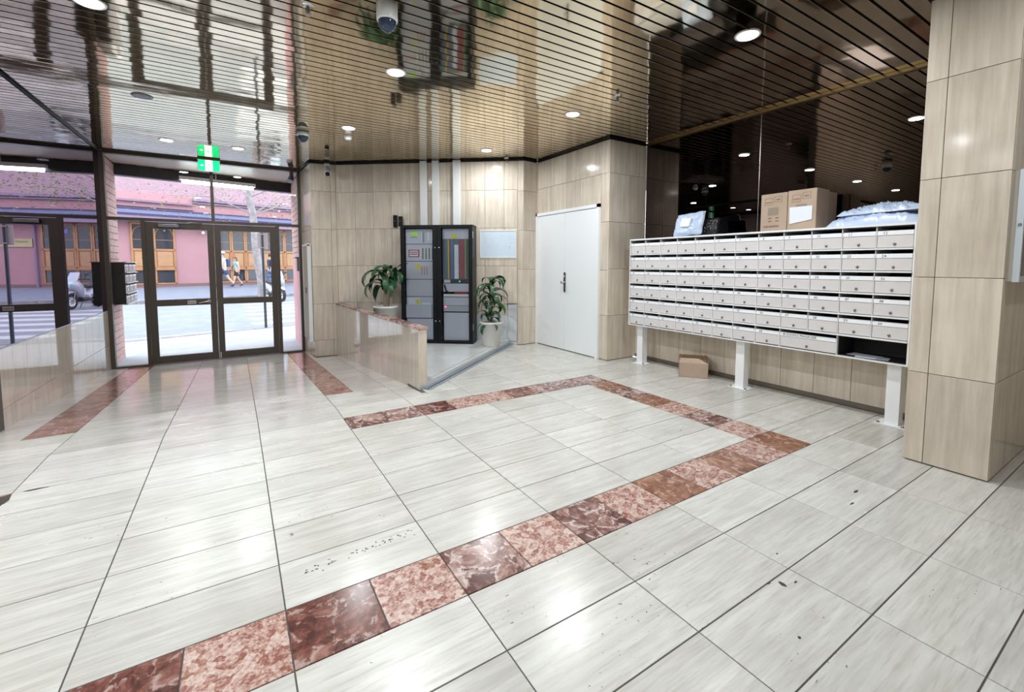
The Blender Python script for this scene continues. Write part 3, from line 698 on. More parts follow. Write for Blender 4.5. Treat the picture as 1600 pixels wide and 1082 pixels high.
M_bag = noisy('poly_mailer', (.52, .62, .80), (.60, .70, .88), 5, .3)
M_bag2 = mat('poly_mailer_grey', (.50, .54, .62), .3)
M_bbag = mat('black_plastic', (.012, .013, .016), .22)
Tb = frame_M(Vector((4.52, 3.325, TOPZ+.142)), (0.05, -1, .06), (.28, 0, .95))
bg1 = thing('mailing_bag', 'pale blue-grey mailing bag standing alone at the left end of the mailboxes', 'parcel', (4.5, 3.32, TOPZ), 0, 'plastic mailing bags on the mailboxes')
obj('bag', pillow(.36, .272, .07, 3, Tb, crease=.022), M_bag, bg1)
obj('address_label', MB().add([(-.07, -.03, 0), (.05, -.04, 0), (.06, .06, 0), (-.06, .07, 0), (-.07, -.03, -.03), (.05, -.04, -.03), (.06, .06, -.03), (-.06, .07, -.03)], [(0, 1, 2, 3), (7, 6, 5, 4), (0, 4, 5, 1), (1, 5, 6, 2), (2, 6, 7, 3), (3, 7, 4, 0)], frame_M(Vector((4.44, 3.32, TOPZ+.15)), (0.05, -1, .06), (.28, 0, .95))), M_paper, bg1)
Tb = frame_M(Vector((4.63, 3.13, TOPZ+.10)), (0, -1, 0), (.22, 0, .97))
tag(obj('black_bag', pillow(.22, .21, .06, 8, Tb), M_bbag), 'black plastic bag half hidden behind the lone pale mailing bag', 'parcel')
Tb = Matrix.Translation((4.60, 1.53, TOPZ+.001)) @ Matrix.Rotation(PI/2+.03, 4, 'Z')
tag(obj('mailing_bag', pillow(.66, .38, .12, 12, Tb, 70, 40, .05), M_bag), 'bottom one of two pale mailing bags stacked near the pillar', 'parcel', 'plastic mailing bags on the mailboxes')
Tb = Matrix.Translation((4.61, 1.49, TOPZ+.098)) @ Matrix.Rotation(PI/2-.05, 4, 'Z') @ Matrix.Rotation(.02, 4, 'Y')
tag(obj('mailing_bag', pillow(.60, .34, .095, 21, Tb, 80, 44, .085), M_bag), 'top crumpled one of two pale mailing bags stacked near the pillar', 'parcel', 'plastic mailing bags on the mailboxes')
# open cardboard box on the floor below the mailboxes
cb = thing('cardboard_box', 'small open cardboard box on the floor under the mailboxes', 'box', (4.52, 3.22, 0), math.radians(38))
c0 = INV[cb.name].inverted()
w, d, h, t_ = .155, .13, .165, .004
b = MB()
for (x0, y0, x1, y1) in ((-d, -w, -d+t_, w), (d-t_, -w, d, w), (-d, -w, d, -w+t_), (-d, w-t_, d, w)): b.box(x0, y0, 0, x1, y1, h, c0)
b.box(-d, -w, 0, d, w, t_, c0); obj('carton', b, M_card, cb)
obj('front_flap', MB().add([(-d, -w, h), (-d, w, h), (-d+.10, w-.015, h+.035), (-d+.06, -w+.10, h+.045), (-d, -w, h+.003), (-d, w, h+.003), (-d+.10, w-.015, h+.038), (-d+.06, -w+.10, h+.048)], [(3, 2, 1, 0), (4, 5, 6, 7), (0, 1, 5, 4), (1, 2, 6, 5), (2, 3, 7, 6), (3, 0, 4, 7)], c0), M_card, cb)
obj('side_flap', MB().box(-d, -w-.002, h, d, -w+.002, h+.05, c0 @ Matrix.Translation((0, 0, 0))), M_card2, cb)
zz = []
for i in range(17): y = w-2*w*i/16; zz.append((y, h+.045+(.012 if i % 2 else 0)))
vs = [(d-.004, y, h) for y, z in zz]+[(d-.004, y, z) for y, z in zz]+[(d, y, h) for y, z in zz]+[(d, y, z) for y, z in zz]
n_ = len(zz); fs = []
for i in range(n_-1): fs += [(i, i+1, n_+i+1, n_+i), (2*n_+i+1, 2*n_+i, 3*n_+i, 3*n_+i+1), (n_+i, n_+i+1, 3*n_+i+1, 3*n_+i)]
obj('torn_flap', MB().add(vs, fs, c0), M_card2, cb)
# ================================================================ FIRE CONTROL CABINET
CR = Vector((3.058, 6.113)); cu_ = Vector((-.787, .617)).normalized(); CW, CH = 1.135, 1.905
cn = Vector((-cu_.y, cu_.x));  cn = cn if cn.dot(Vector((-1, -1))) > 0 else -cn
cab = thing('control_cabinet', 'tall black two-bay fire alarm cabinet with glazed doors by the back wall', 'cabinet', (CR.x, CR.y, AZ))
def CF(u, z, o=0.): p = CR+cu_*u+cn*o; return Vector((p.x, p.y, z))
CM = frame_M(CF(0, 0), -Vector((cu_.x, cu_.y, 0)), (0, 0, 1))       # x = -u, y = z, z = outward
def cbx(b, u0, z0, u1, z1, o0, o1): return b.box(-u1, z0, o0, -u0, z1, o1, CM)
DEP = .33
b = MB(); cbx(b, -.035, AZ, CW-.035, CH, -DEP, -DEP+.02); cbx(b, -.035, AZ, -.02, CH, -DEP, -.03); cbx(b, CW-.05, AZ, CW-.035, CH, -DEP, -.03)
cbx(b, -.035, CH-.02, CW-.035, CH, -DEP, -.03); cbx(b, -.035, AZ, CW-.035, AZ+.03, -DEP, -.03); cbx(b, .50, AZ, .54, CH, -DEP, -.03)
obj('cabinet_body', b, M_cab, cab)
M_cglass = glass('cabinet_glass', (.95, .96, .98))
for (u0, u1, f0, f1) in ((.025, .455, -.035, .518), (.592, 1.045, .522, CW-.035)):
    b = MB(); z0, z1 = .10, 1.856
    cbx(b, f0, AZ+.01, u0, CH-.003, -.028, 0); cbx(b, u1, AZ+.01, f1, CH-.003, -.028, 0); cbx(b, u0, AZ+.01, u1, z0, -.028, 0); cbx(b, u0, z1, u1, CH-.003, -.028, 0)
    dr = obj('door', b, M_cab, cab)
    obj('pane', cbx(MB(), u0, z0, u1, z1, -.016, -.012), M_cglass, dr)
    lu = f1-.03 if f0 < 0 else f0+.03
    for z in (.413, 1.555): obj('lock', MB().lathe([(.010, 0), (.010, .006), (.001, .007)], 12, CM @ Matrix.Translation((-lu, z, 0))), M_steel, dr)
for z in (1.70, .27): obj('hinge', cbx(MB(), -.040, z, -.034, z+.10, -.05, -.01), M_steel, cab)
BK = -.075
def cpart(name, u0, z0, u1, z1, mt, d=.012, o=BK): return obj(name, cbx(MB(), u0, z0, u1, z1, o-d, o), mt, cab)
LED = [mat('green_led', (.03, .22, .08), .4), mat('red_led', (.35, .03, .04), .4), mat('white_key', (.85, .87, .88), .4), mat('dark_key', (.05, .06, .07), .4), mat('tan_strip', (.52, .40, .34), .5), mat('lcd_green', (.32, .60, .06), .3, emit=(.35, .8, .05), estr=.25)]
# left bay: stacked grey panels
zl = [1.852, 1.612, 1.345, 1.062, .79, .45, .105]
for i in range(6):
    cpart('grey_panel', .597, zl[i+1]+.004, 1.04, zl[i]-.004, M_cabgrey)
o2 = BK+.0015
cpart('display', .845, 1.745, .955, 1.80, LED[5], .006, BK+.005)
b = MB()
for i in range(5): cbx(b, .86+.022*i, 1.705+.012*(i % 2), .87+.022*i, 1.72+.012*(i % 2), BK, BK+.003)
obj('keypad', b, LED[3], cab)
def keys(u0, z1, nc, nr, du, dz, su, sz_, mats_, name='key_block'):
    g = {}
    for r in range(nr):
        for c in range(nc):
            g.setdefault(mats_((r, c)), MB()); cbx(g[mats_((r, c))], u0-c*du-su, z1-r*dz-sz_, u0-c*du, z1-r*dz, BK, BK+.004)
    for k_, bb in g.items(): obj(name, bb, k_, cab)
keys(.785, 1.80, 2, 7, .046, .024, .014, .014, lambda q: LED[2]); keys(.765, 1.80, 2, 7, .02, .024, .012, .016, lambda q: LED[3] if (q[0]+q[1]) % 3 else LED[0])
cpart('label_strip', .66, 1.665, .685, 1.80, LED[2], .003, o2); cpart('label_strip', .61, 1.665, .628, 1.80, LED[2], .003, o2)
cpart('red_frame', .825, 1.413, .993, 1.525, LED[1], .008, BK+.007)
cpart('instruction_card', .84, 1.425, .978, 1.512, LED[2], .003, BK+.0085)
b = MB()
for i in range(7): cbx(b, .85+.0175*i, 1.475, .862+.0175*i, 1.497, BK+.0085, BK+.0095)
cbx(b, .85, 1.448, .968, 1.462, BK+.0085, BK+.0095)
obj('instruction_print', b, LED[1], cab)
keys(.80, 1.545, 4, 8, .052, .0215, .013, .013, lambda q: LED[2]); keys(.78, 1.545, 4, 8, .052, .0215, .026, .014, lambda q: LED[1] if (q[0]*3+q[1]) % 5 == 0 else (LED[0] if (q[0]+q[1]) % 2 else LED[3]))
cpart('yellow_label', .815, 1.222, .888, 1.292, M_yel, .003, o2)
for u in (.695, .735, .775): cpart('label_strip', u, 1.135, u+.02, 1.268, LED[4], .004, BK+.003)
obj('document_pocket', cbx(MB(), .625, .459, 1.058-.02, .665, BK, BK+.035), M_cabgrey, cab)
for (u0, z0, u1, z1, mt) in ((.82, .60, 1.01, .771, M_paper), (.64, .60, .79, .695, M_paper), (.83, .675, .885, .745, M_yel)):
    obj('paper', cbx(MB(), u0, z0, u1, z1, BK+.004+(.004 if mt is M_yel else 0), BK+.009+(.004 if mt is M_yel else 0)), mt, cab)
# right bay: coloured wire strips
cpart('grey_panel', .03, 1.69, .45, 1.852, M_cabgrey); cpart('yellow_label', .235, 1.69, .305, 1.765, M_yel, .003, o2)
cols = [(.41, .37, (.12, .20, .24)), (.37, .345, (.62, .52, .10)), (.345, .325, (.34, .08, .08)), (.325, .275, (.12, .22, .36)), (.265, .196, (.84, .87, .92)), (.190, .10, (.26, .04, .055)), (.10, .078, (.45, .40, .22)), (.078, .03, (.05, .18, .12))]
cpart('strip_backing', .03, 1.065, .45, 1.686, mat('strip_back', (.14, .19, .23), .5), .012, BK-.001)
for i, (u1, u0, c) in enumerate(cols):
    mt_ = mat('strip_colour', c, .45)
    cpart('label_strip' if i == 4 else 'terminal_strip', u0+.002, 1.075, u1-.002, 1.60 if i == 4 else 1.682, mt_, .006, BK+.005)
b = MB()
for r in range(30): cbx(b, .102, 1.09+.02*r, .188, 1.093+.02*r, BK+.005, BK+.007)
for u in (.12, .143, .166): cbx(b, u, 1.08, u+.003, 1.68, BK+.005, BK+.007)
obj('wire_rows', b, mat('pinkish_wires', (.62, .32, .34), .5), cab)
b = MB()
for r in range(6): cbx(b, .196, 1.15+.085*r, .265, 1.153+.085*r, BK+.005, BK+.007)
obj('strip_lines', b, M_cabgrey, cab)
cpart('module_row', .03, 1.005, .445, 1.065, LED[3], .012, BK+.004); cpart('module_cover', .33, 1.01, .43, 1.06, M_cabgrey, .006, BK+.008)
cpart('green_lamp', .175, 1.02, .19, 1.045, mat('green_lamp', (.1, .7, .3), .4, emit=(.1, 1, .3), estr=.8), .004, BK+.008); cpart('red_lamp', .05, 1.02, .075, 1.05, LED[1], .004, BK+.008)
cpart('grey_panel', .03, .87, .445, .998, M_cabgrey)
obj('shelf', cbx(MB(), .035, .80, .43, .835, BK-.01, BK+.04), M_whitem, cab)
obj('handset', MB().tube([CF(.42, .98, BK+.03), CF(.39, .88, BK+.035), CF(.34, .853, BK+.035)], [.012, .012, .016], 8), M_cab, cab)
obj('red_book', cbx(MB(), .05, .836, .26, .865, BK, BK+.035), LED[1], cab); 
cpart('grey_panel', .03, .655, .445, .795, M_cabgrey); cpart('grey_panel', .03, .56, .445, .65, mat('lighter_panel', (.50, .53, .57), .4))
cpart('red_lamp', .40, .625, .425, .645, mat('red_lamp', (1, .1, .1), .4, emit=(1, .08, .1), estr=4), .003, BK+.003)
cpart('dark_slot', .05, .545, .445, .557, M_dark, .01, BK+.002); cpart('grey_panel', .035, .105, .44, .542, M_cabgrey)
# two small black boxes above the cabinet's left end
bk = Vector(WA); bd_ = (Vector(WB)-Vector(WA)).normalized(); bn = Vector((-bd_.y, bd_.x)); bn = bn if bn.dot(Vector((-1, -1))) > 0 else -bn
def BW_(s, z, o=0): p = bk+bd_*s+bn*o; return Vector((p.x, p.y, z))
BM = frame_M(BW_(0, 0), (bd_.x, bd_.y, 0), (0, 0, 1))
def bwx(b, s0, z0, s1, z1, o0, o1): return b.box(s0, z0, o0, s1, z1, o1, BM)
for (s0, z0, z1, lab) in ((.99, 1.90, 2.095, 'left one of two small black upright boxes by the cabinet top'), (1.10, 1.907, 2.07, 'right one of two small black upright boxes standing on the cabinet top')):
    t = thing('antenna_box', lab, 'device', tuple(BW_(s0+.03, 1.907)), 0, 'small black boxes by the cabinet')
    if s0 < 1.05: obj('housing', MB().bbox(s0, z0, .0, s0+.062, z1, .05, .004, BM), M_cab, t)
    else: obj('housing', MB().bbox(s0, z0, .06, s0+.062, z1, .11, .004, BM), M_cab, t)
    o__ = .05 if s0 < 1.05 else .11
    obj('front_seam', MB().box(s0+.01, (z0+z1)/2, o__, s0+.052, (z0+z1)/2+.004, o__+.001, BM), M_dsteel, t)
# trunking, sheet on the wall, grey patch
for (a, c, lab) in ((1.445, 1.555, 'left one of three white vertical cable trunks above the black cabinet'), (1.645, 1.755, 'middle one of three white vertical cable trunks above the black cabinet'), (1.985, 2.105, 'right one of three white vertical cable trunks above the black cabinet')):
    t = thing('cable_trunk', lab, 'trunking', tuple(BW_((a+c)/2, 1.91)), 0, 'white cable trunks on the back wall')
    obj('duct', bwx(MB(), a, 1.91, c, 2.955, 0, .045), M_white, t); obj('lid', MB().bbox(a+.004, 1.91, .045, c-.004, 2.95, .052, .003, BM), M_white, t)
t = thing('wall_chart', 'large pale plan sheet in a white frame on the wall right of the cabinet', 'notice', tuple(BW_(2.70, 1.40)))
obj('sheet', bwx(MB(), 2.43, 1.415, 2.985, 1.83, 0, .006), mat('plan_paper', (.66, .76, .86), .35), t)
b = MB(); bwx(b, 2.415, 1.40, 3.0, 1.415, 0, .012); bwx(b, 2.415, 1.83, 3.0, 1.845, 0, .012); bwx(b, 2.415, 1.415, 2.43, 1.83, 0, .012); bwx(b, 2.985, 1.415, 3.0, 1.83, 0, .012)
obj('frame', b, M_white, t)
b = MB(); rl = random.Random(5)
for i in range(22):
    s = rl.uniform(2.5, 2.9); z = rl.uniform(1.47, 1.78)
    if i % 2: bwx(b, s, z, s+rl.uniform(.03, .12), z+.003, .006, .007)
    else: bwx(b, s, z, s+.003, z+rl.uniform(.03, .1), .006, .007)
bwx(b, 2.895, 1.54, 2.905, 1.60, .006, .007)
obj('plan_lines', b, mat('plan_ink', (.48, .58, .68), .5), t)
gp = thing('wall_patch', 'stained grey cement patch at the foot of the back wall by the pilaster', 'patch', tuple(BW_(2.9, AZ)))
M_cem = noisy('grey_cement', (.55, .58, .60), (.66, .69, .71), 7, .5)
obj('cement', bwx(MB(), 2.87, AZ, 3.01, .655, -.005, .012), M_cem, gp); obj('cement', bwx(MB(), 2.2, AZ, 2.868, .47, -.005, .010), M_cem, gp)
obj('edge_strip', bwx(MB(), 2.85, .655, 3.01, .668, -.005, .016), M_dsteel, gp)
# ================================================================ PLANTS
def leaf_mb(L_, W_, az, el, droop, T, twist=0.):
    """arching strap leaf: starts at the origin of T"""
    b = MB(); n = 9; vs = []; p = Vector((0, 0, 0)); a = el; st = L_/n
    ca, sa = math.cos(az), math.sin(az); side = Vector((-sa, ca, 0))
    for i in range(n+1):
        t = i/n; w = W_*(.22+.78*math.sin(PI*min(1, (t*.86+.12)))**.8)*(1 if t < .98 else .15)/2
        if t > .8: w *= max(.05, (1-t)/.2)
        d = Vector((ca*math.cos(a), sa*math.cos(a), math.sin(a))); up = side.cross(d)*-1
        s2 = (side*math.cos(twist*t)+up*math.sin(twist*t))
        vs += [tuple(p-s2*w+up*w*.25), tuple(p-up*.0), tuple(p+s2*w+up*w*.25)]
        p = p+d*st; a -= droop/n*(1+.8*t)
    k_ = len(vs); vs2 = [(x, y, z-.0015) for x, y, z in vs]
    fs = []
    for i in range(n):
        for j in (0, 1): q = i*3+j; fs += [(q, q+1, q+4, q+3), (q+3+k_, q+4+k_, q+1+k_, q+k_)]
    b.add(vs+vs2, fs, T, True)
    rim = [0]+[3*i for i in range(1, n+1)]+[3*n+1, 3*n+2]+[3*i+2 for i in range(n-1, -1, -1)]+[1]
    b.add(vs+vs2, [(rim[i], rim[(i+1) % len(rim)], rim[(i+1) % len(rim)]+k_, rim[i]+k_) for i in range(len(rim))], T); return b
def plant(x, y, z, ph, r0, r1, canes, label, seed, avoid=()):
    t = thing('potted_plant', label, 'plant', (x, y, z), 0, 'strap-leaved plants in white pots'); T0 = Matrix.Translation((x, y, z)); rr_ = random.Random(seed)
    obj('pot', MB().lathe([(r0*.9, 0), (r0, .01), (r1*.97, ph-.03), (r1, ph-.03), (r1, ph), (r1-.012, ph), (r1-.02, ph-.05)], 32, T0, caps=False).lathe([(.001, .004), (r0*.9, 0)], 32, T0, caps=False), M_pot, t)
    obj('soil', MB().lathe([(r1-.02, ph-.05), (.03, ph-.035), (.001, ph-.035)], 24, T0, caps=False), M_soil, t)
    for (pts, rad, heads) in canes:
        P3 = [Vector((x+a, y+b_, z+c)) for a, b_, c in pts]
        obj('cane', MB().tube(P3, rad, 10), M_stem, t)
        for (fr, nl, ll, lw, e0, e1, dr) in heads:
            q = fr*(len(P3)-1); i = min(int(q), len(P3)-2); base = P3[i].lerp(P3[i+1], q-i)
            for j in range(nl):
                az = j*2.4+rr_.uniform(-.3, .3); el = rr_.uniform(e0, e1)
                T = Matrix.Translation(base+Vector((0, 0, -.015*j))); kf_ = 1.
                for (a_, wd_, f_) in avoid:
                    if abs((az-a_+PI) % (2*PI)-PI) < wd_: kf_ = min(kf_, f_)
                obj('leaf', leaf_mb(kf_*ll*rr_.uniform(.75, 1.15), lw*rr_.uniform(.85, 1.15), az, el, dr*rr_.uniform(.8, 1.25), T, rr_.uniform(-.5, .5)), M_leaf, t)
    return t
plant(3.27, 5.83, AZ, .375, .125, .178, [([(.0, 0, .33), (.01, .01, .6), (.0, .02, .98)], [.02, .018, .014], [(1., 20, .38, .075, .4, 1.4, 2.1), (.72, 12, .32, .07, .2, .9, 2.2)]),
     ([(-.06, -.03, .33), (-.07, -.04, .50)], [.014, .01], [(1., 14, .29, .065, .1, 1.3, 2.0)])], 'bushy green plant in a white pot right of the black cabinet', 3, ((2.4, .5, .75),))
plant(1.955, 6.84, AZ, .595, .15, .185, [([(0, 0, .54), (.02, .0, .75), (.0, .01, 1.13)], [.02, .018, .013], [(1., 20, .53, .10, .35, 1.35, 2.5)]), ([(.05, .03, .54), (.09, .04, .8), (.17, .02, 1.12)], [.014, .012, .009], [(1., 8, .46, .085, .3, 1.2, 2.1)])],
     'taller spreading plant in a white pot behind the low marble wall', 9, ((-.6, .8, .62), (.9, .6, .8)))
# ================================================================ CEILING AND WALL DEVICES
def dome(x, y, z, s, label, housing=.10):
    t = thing('dome_camera', label, 'camera', (x, y, z), 0, 'security cameras'); T = Matrix.Translation((x, y, z)) @ Matrix.Diagonal((s, s, s, 1))
    obj('housing', MB().lathe([(.075, 0), (.085, -.01), (.085, -housing), (.080, -housing-.012), (.072, -housing-.012)], 28, T, caps=False), M_whitem, t)
    obj('dome_glass', MB().lathe([(.073, -housing-.010)]+[(.073*math.cos(a), -housing-.012-.085*math.sin(a)) for a in (.2, .5, .8, 1.1, 1.35)]+[(.001, -housing-.097)], 24, T, caps=False), mat('smoked_dome', (.03, .05, .10), .08), t)
    return t
dome(.885, 2.93, H, .78, 'largest white dome camera with blue-black dome, hanging above the brightest ceiling light', .13)
dome(.79, 6.25, H, .85, 'small white dome camera on the ceiling near the entrance pillar', .05)
t = thing('bullet_camera', 'white security camera on the wall at the top of the entrance pillar', 'camera', (1.33, 7.86, 2.9), 0, 'security cameras')
obj('bracket', MB().bbox(1.29, 7.80, 2.84, 1.37, 7.875, 2.93, .006), M_whitem, t)
obj('housing', MB().tube([(1.33, 7.82, 2.86), (1.325, 7.76, 2.80), (1.32, 7.72, 2.75)], [.04, .052, .048], 16), M_whitem, t)
obj('camera_lens', MB().tube([(1.32, 7.722, 2.755), (1.318, 7.705, 2.735)], [.036, .034], 16), M_dark, t)
t = thing('bullet_camera', 'dark camera in the top right corner of the porch behind the glass', 'camera', (.93, 9.0, 2.9), 0, 'security cameras')
obj('mount', MB().box(.90, 9.0, 2.88, .96, 9.06, 2.955), M_dsteel, t); obj('housing', MB().tube([(.93, 9.03, 2.87), (.90, 8.97, 2.78)], [.045, .05], 14), M_dsteel, t)
t = thing('smoke_detector', 'round white smoke detector beside the small downlight on the left', 'detector', (1.31, 6.12, H))
obj('base', MB().lathe([(.055, 0), (.055, -.015), (.05, -.02)], 24, Matrix.Translation((1.31, 6.12, H))), M_whitem, t); obj('sensor_cap', MB().lathe([(.045, -.02), (.045, -.04), (.03, -.055), (.001, -.055)], 24, Matrix.Translation((1.31, 6.12, H))), M_whitem, t)
for (x, y, lab) in ((.46, 3.22, 'chrome fire sprinkler on the ceiling at the top, left of the big dome camera'), (3.26, 3.26, 'small fire sprinkler on the ceiling left of the largest downlight'), (3.67, 6.05, 'tiny fire sprinkler on the ceiling above the pilaster'), (-2.7, 2.9, 'fire sprinkler of the lobby behind the camera')):
    if x < -2: continue
    T = Matrix.Translation((x, y, H)); t = thing('sprinkler', lab, 'sprinkler', (x, y, H), 0, 'ceiling sprinklers')
    obj('escutcheon', MB().lathe([(.04, 0), (.038, -.006), (.012, -.012)], 20, T), M_steel, t)
    obj('head', MB().lathe([(.010, -.012), (.010, -.035), (.004, -.05), (.004, -.06)], 10, T).box(-.014, -.002, -.055, -.011, .002, -.02, T).box(.011, -.002, -.055, .014, .002, -.02, T), M_dsteel, t)
    obj('deflector', MB().lathe([(.020, -.060), (.020, -.0625)], 16, T), M_steel, t)
# exit sign
ES = (-.283, 8.60)
t = thing('exit_sign', 'green and white lit exit sign hanging from the ceiling in front of the doors', 'sign', (*ES, H))
obj('housing', MB().bbox(ES[0]-.145, ES[1]-.02, 2.755, ES[0]+.145, ES[1]+.02, 2.945, .004), M_whitem, t)
obj('ceiling_mount', MB().box(ES[0]-.15, ES[1]-.025, 2.935, ES[0]+.15, ES[1]+.025, 2.96), mat('brown_mount', (.25, .16, .09), .4), t)
M_eg = mat('lit_green', (.0, .5, .2), .4, emit=(.0, .80, .25), estr=1.5); M_ew = mat('lit_white', (1, 1, 1), .4, emit=(.9, 1, .95), estr=2.0)
ey = ES[1]-.0205
for (a, b) in ((-.138, -.048), (.048, .138)): obj('sign_face', MB().box(ES[0]+a, ey-.002, 2.765, ES[0]+b, ey, 2.93), M_eg, t)
obj('sign_face', MB().box(ES[0]-.048, ey-.002, 2.765, ES[0]+.048, ey, 2.93), M_ew, t)
def flat(b, pts, th): 
    q = [(ES[0]+x, 2.845+z_) for x, z_ in pts]; M_ = frame_M(Vector((0, ey-.002, 0)), (1, 0, 0), (0, 0, 1)); return b.prism(q, 0, th, M_)
b = MB()     # running figure
flat(b, [(-.008, .045), (.004, .052), (.012, .042), (.004, .032)], .001); flat(b, [(-.014, .03), (.006, .03), (.008, -.008), (-.006, -.008)], .001)
flat(b, [(.006, .028), (.024, .012), (.020, .007), (.004, .018)], .001); flat(b, [(-.014, .028), (-.03, .008), (-.025, .004), (-.010, .018)], .001)
flat(b, [(.002, -.006), (.018, -.026), (.012, -.052), (.006, -.050), (.010, -.028), (-.006, -.010)], .001); flat(b, [(-.004, -.008), (-.014, -.030), (-.030, -.042), (-.032, -.036), (-.020, -.026), (-.010, -.004)], .001)
obj('running_figure', b, mat('pale_green', (.2, .8, .45), .4, emit=(.25, .9, .5), estr=1.2), t)
b = MB(); flat(b, [(-.11, .004), (-.09, .004), (-.09, .016), (-.068, .0), (-.09, -.016), (-.09, -.004), (-.11, -.004)], .001); obj('arrow', b, M_ew, t)
# wall case on the side of the right pillar
t = thing('wall_case', 'pale grey metal wall case on the side of the right pillar at the photo edge', 'case', (4.15, .655, 1.22))
obj('case_body', MB().box(3.785, .628, 1.205, 4.62, .655, 1.835), mat('beige_side', (.45, .41, .34), .5), t)
b = MB(); b.bbox(3.78, .600, 1.20, 3.80, .630, 1.84, .003); b.bbox(4.60, .600, 1.20, 4.63, .630, 1.84, .003); b.bbox(3.80, .600, 1.20, 4.60, .630, 1.235, .003); b.bbox(3.80, .600, 1.805, 4.60, .630, 1.84, .003)
dr = obj('case_door', b, mat('pale_metal', (.62, .68, .72), .3, .2), t)
obj('pane', MB().box(3.80, .606, 1.235, 4.60, .612, 1.805), mat('dark_case_glass', (.05, .05, .055), .1), dr); obj('latch', MB().bbox(3.774, .608, 1.52, 3.781, .622, 1.535, .002), M_dsteel, dr)
# ================================================================ PORCH
PYL, PYR = 9.86, 10.40
M_brick = noisy('pink_painted_brick', (.50, .32, .29), (.60, .40, .37), 14, .7, .3)
M_mort = mat('mortar_dark', (.20, .12, .11), .9)
M_render = noisy('pink_render', (.55, .29, .30), (.60, .34, .35), 4, .7)
def brickwall(name, x, y0, y1, nx, z0, z1):
    w = struct(name, MB().box(x-nx*.012, y0, -.6, x-nx*.25, y1, 3.2), M_mort)
    cz, ln = .105, .235; r = 0; z = z0
    while z < z1-.03:
        h = min(cz, z1-z)-.009; y = y0-(ln/2 if r % 2 else 0)
        while y < y1-.02:
            a, b = max(y, y0), min(y+ln, y1)
            if b-a > .04:
                if nx > 0: M = frame_M(Vector((x-.012, a+.004, z)), (0, 1, 0), (0, 0, 1))
                else: M = frame_M(Vector((x+.012, b-.004, z)), (0, -1, 0), (0, 0, 1))
                piece('brick', b-a-.009, h, .012, M_brick, w, M, .002)
            y += ln
        z += cz; r += 1
    return w
brickwall('wall_porch_left', -1.63, 8.875, PYL, 1, -.30, 2.95)
wr = brickwall('wall_porch_right', 1.045, 8.875, PYR, -1, 1.32, 2.95)
obj('render_coat', MB().box(1.045, 8.875, -.6, 1.06, PYR, 1.318), M_render, wr)
pdir = Vector((2.67, PYR-PYL)).normalized(); pn = Vector((-pdir.y, pdir.x))
def PP(t, o=0): v = Vector((-1.64, PYL))+pdir*t+pn*o; return (v.x, v.y)
sof = struct('ceiling_porch', MB().prism([(-1.9, 8.87), (1.3, 8.87), (1.3, PYR+.06), (-1.9, PYL-.05)], 2.985, 3.1), mat('soffit_dark', (.16, .13, .11), .7))
sl = MB()
for i in range(31):
    y = 8.88+.05*i; xl = -1.63
    if y+.04 > PYL-.04: xl = max(-1.63, -1.64+(y+.05-PYL+.04)/(PYR-PYL)*2.67)
    if xl < 1.0: sl.box(xl, y, 2.965, 1.045, y+.042, 2.985)
o = obj('slat', sl, mat('pale_soffit_slat', (.62, .52, .46), .4), sof); o['kind'] = 'stuff'
struct('trim_8', MB().prism([PP(-.1, -.06), PP(2.9, -.06), PP(2.9, .10), PP(-.1, .10)], 2.775, 3.1), M_black)
tl = thing('tube_light', 'long lit fluorescent tube fitting under the porch beam outside the doors', 'light', (*PP(1.44, -.11), 2.76))
obj('batten', MB().prism([PP(.86, -.145), PP(2.06, -.145), PP(2.06, -.075), PP(.86, -.075)], 2.80, 2.86), M_whitem, tl)
a, b_ = PP(.90, -.11), PP(2.02, -.11)
obj('tube', MB().tube([(a[0], a[1], 2.775), (b_[0], b_[1], 2.775)], .034, 10), mat('tube_glow', (1, 1, 1), .4, emit=(.88, 1, .98), estr=22), tl)
obj('hanger', MB().tube([(a[0]+.5, a[1]+.1, 2.86), (a[0]+.5, a[1]+.1, 2.965)], .01, 6), M_whitem, tl)
# second bank of mailboxes outside
OX0, OX1, OY0, OY1, OZ0, OZ1 = -1.625, -1.415, 8.96, 9.86, .675, 1.325
ob = thing('mailbox_bank', 'small dark-sided bank of twelve mailboxes on the brick wall outside the glass', 'mailboxes', (-1.5, OY0, OZ0))
M_obx = mat('dark_brown_metal', (.035, .028, .022), .45); M_obd = noisy('grey_letterbox', (.30, .27, .27), (.36, .33, .33), 9, .4)
b = MB(); b.box(OX0, OY0, OZ0, OX1-.02, OY0+.012, OZ1); b.box(OX0, OY0, OZ0, OX0+.01, OY1, OZ1); b.box(OX0, OY1-.012, OZ0, OX1-.02, OY1, OZ1); b.box(OX0, OY0, OZ0, OX1-.02, OY1, OZ0+.012); b.box(OX0, OY0, OZ1-.012, OX1-.02, OY1, OZ1)
obj('carcass', b, M_obx, ob); obj('back_panel', MB().box(OX1-.06, OY0+.012, OZ0+.012, OX1-.055, OY1-.012, OZ1-.012), M_dark, ob)
rh = (OZ1-OZ0)/4
for r in range(5): obj('shelf', MB().box(OX1-.05, OY0, OZ0+rh*r-.006, OX1+.005, OY1, OZ0+rh*r+.006), M_whitem, ob)
for r in range(4):
    for c in range(3):
        w = (OY1-OY0)/3; y0 = OY0+w*c; z0 = OZ0+rh*r
        d_ = obj('door', MB().bbox(OX1-.03, y0+.008, z0+.010, OX1-.018, y0+w-.008, z0+rh*.80, .003), M_obd, ob)
        obj('name_plate', MB().box(OX1-.018, y0+.03, z0+rh*.62, OX1-.015, y0+w-.03, z0+rh*.77), M_mplate, d_)
        obj('lock', MB().bbox(OX1-.018, y0+w/2-.03, z0+.045, OX1-.012, y0+w/2+.03, z0+.075, .002), M_mplate, d_)
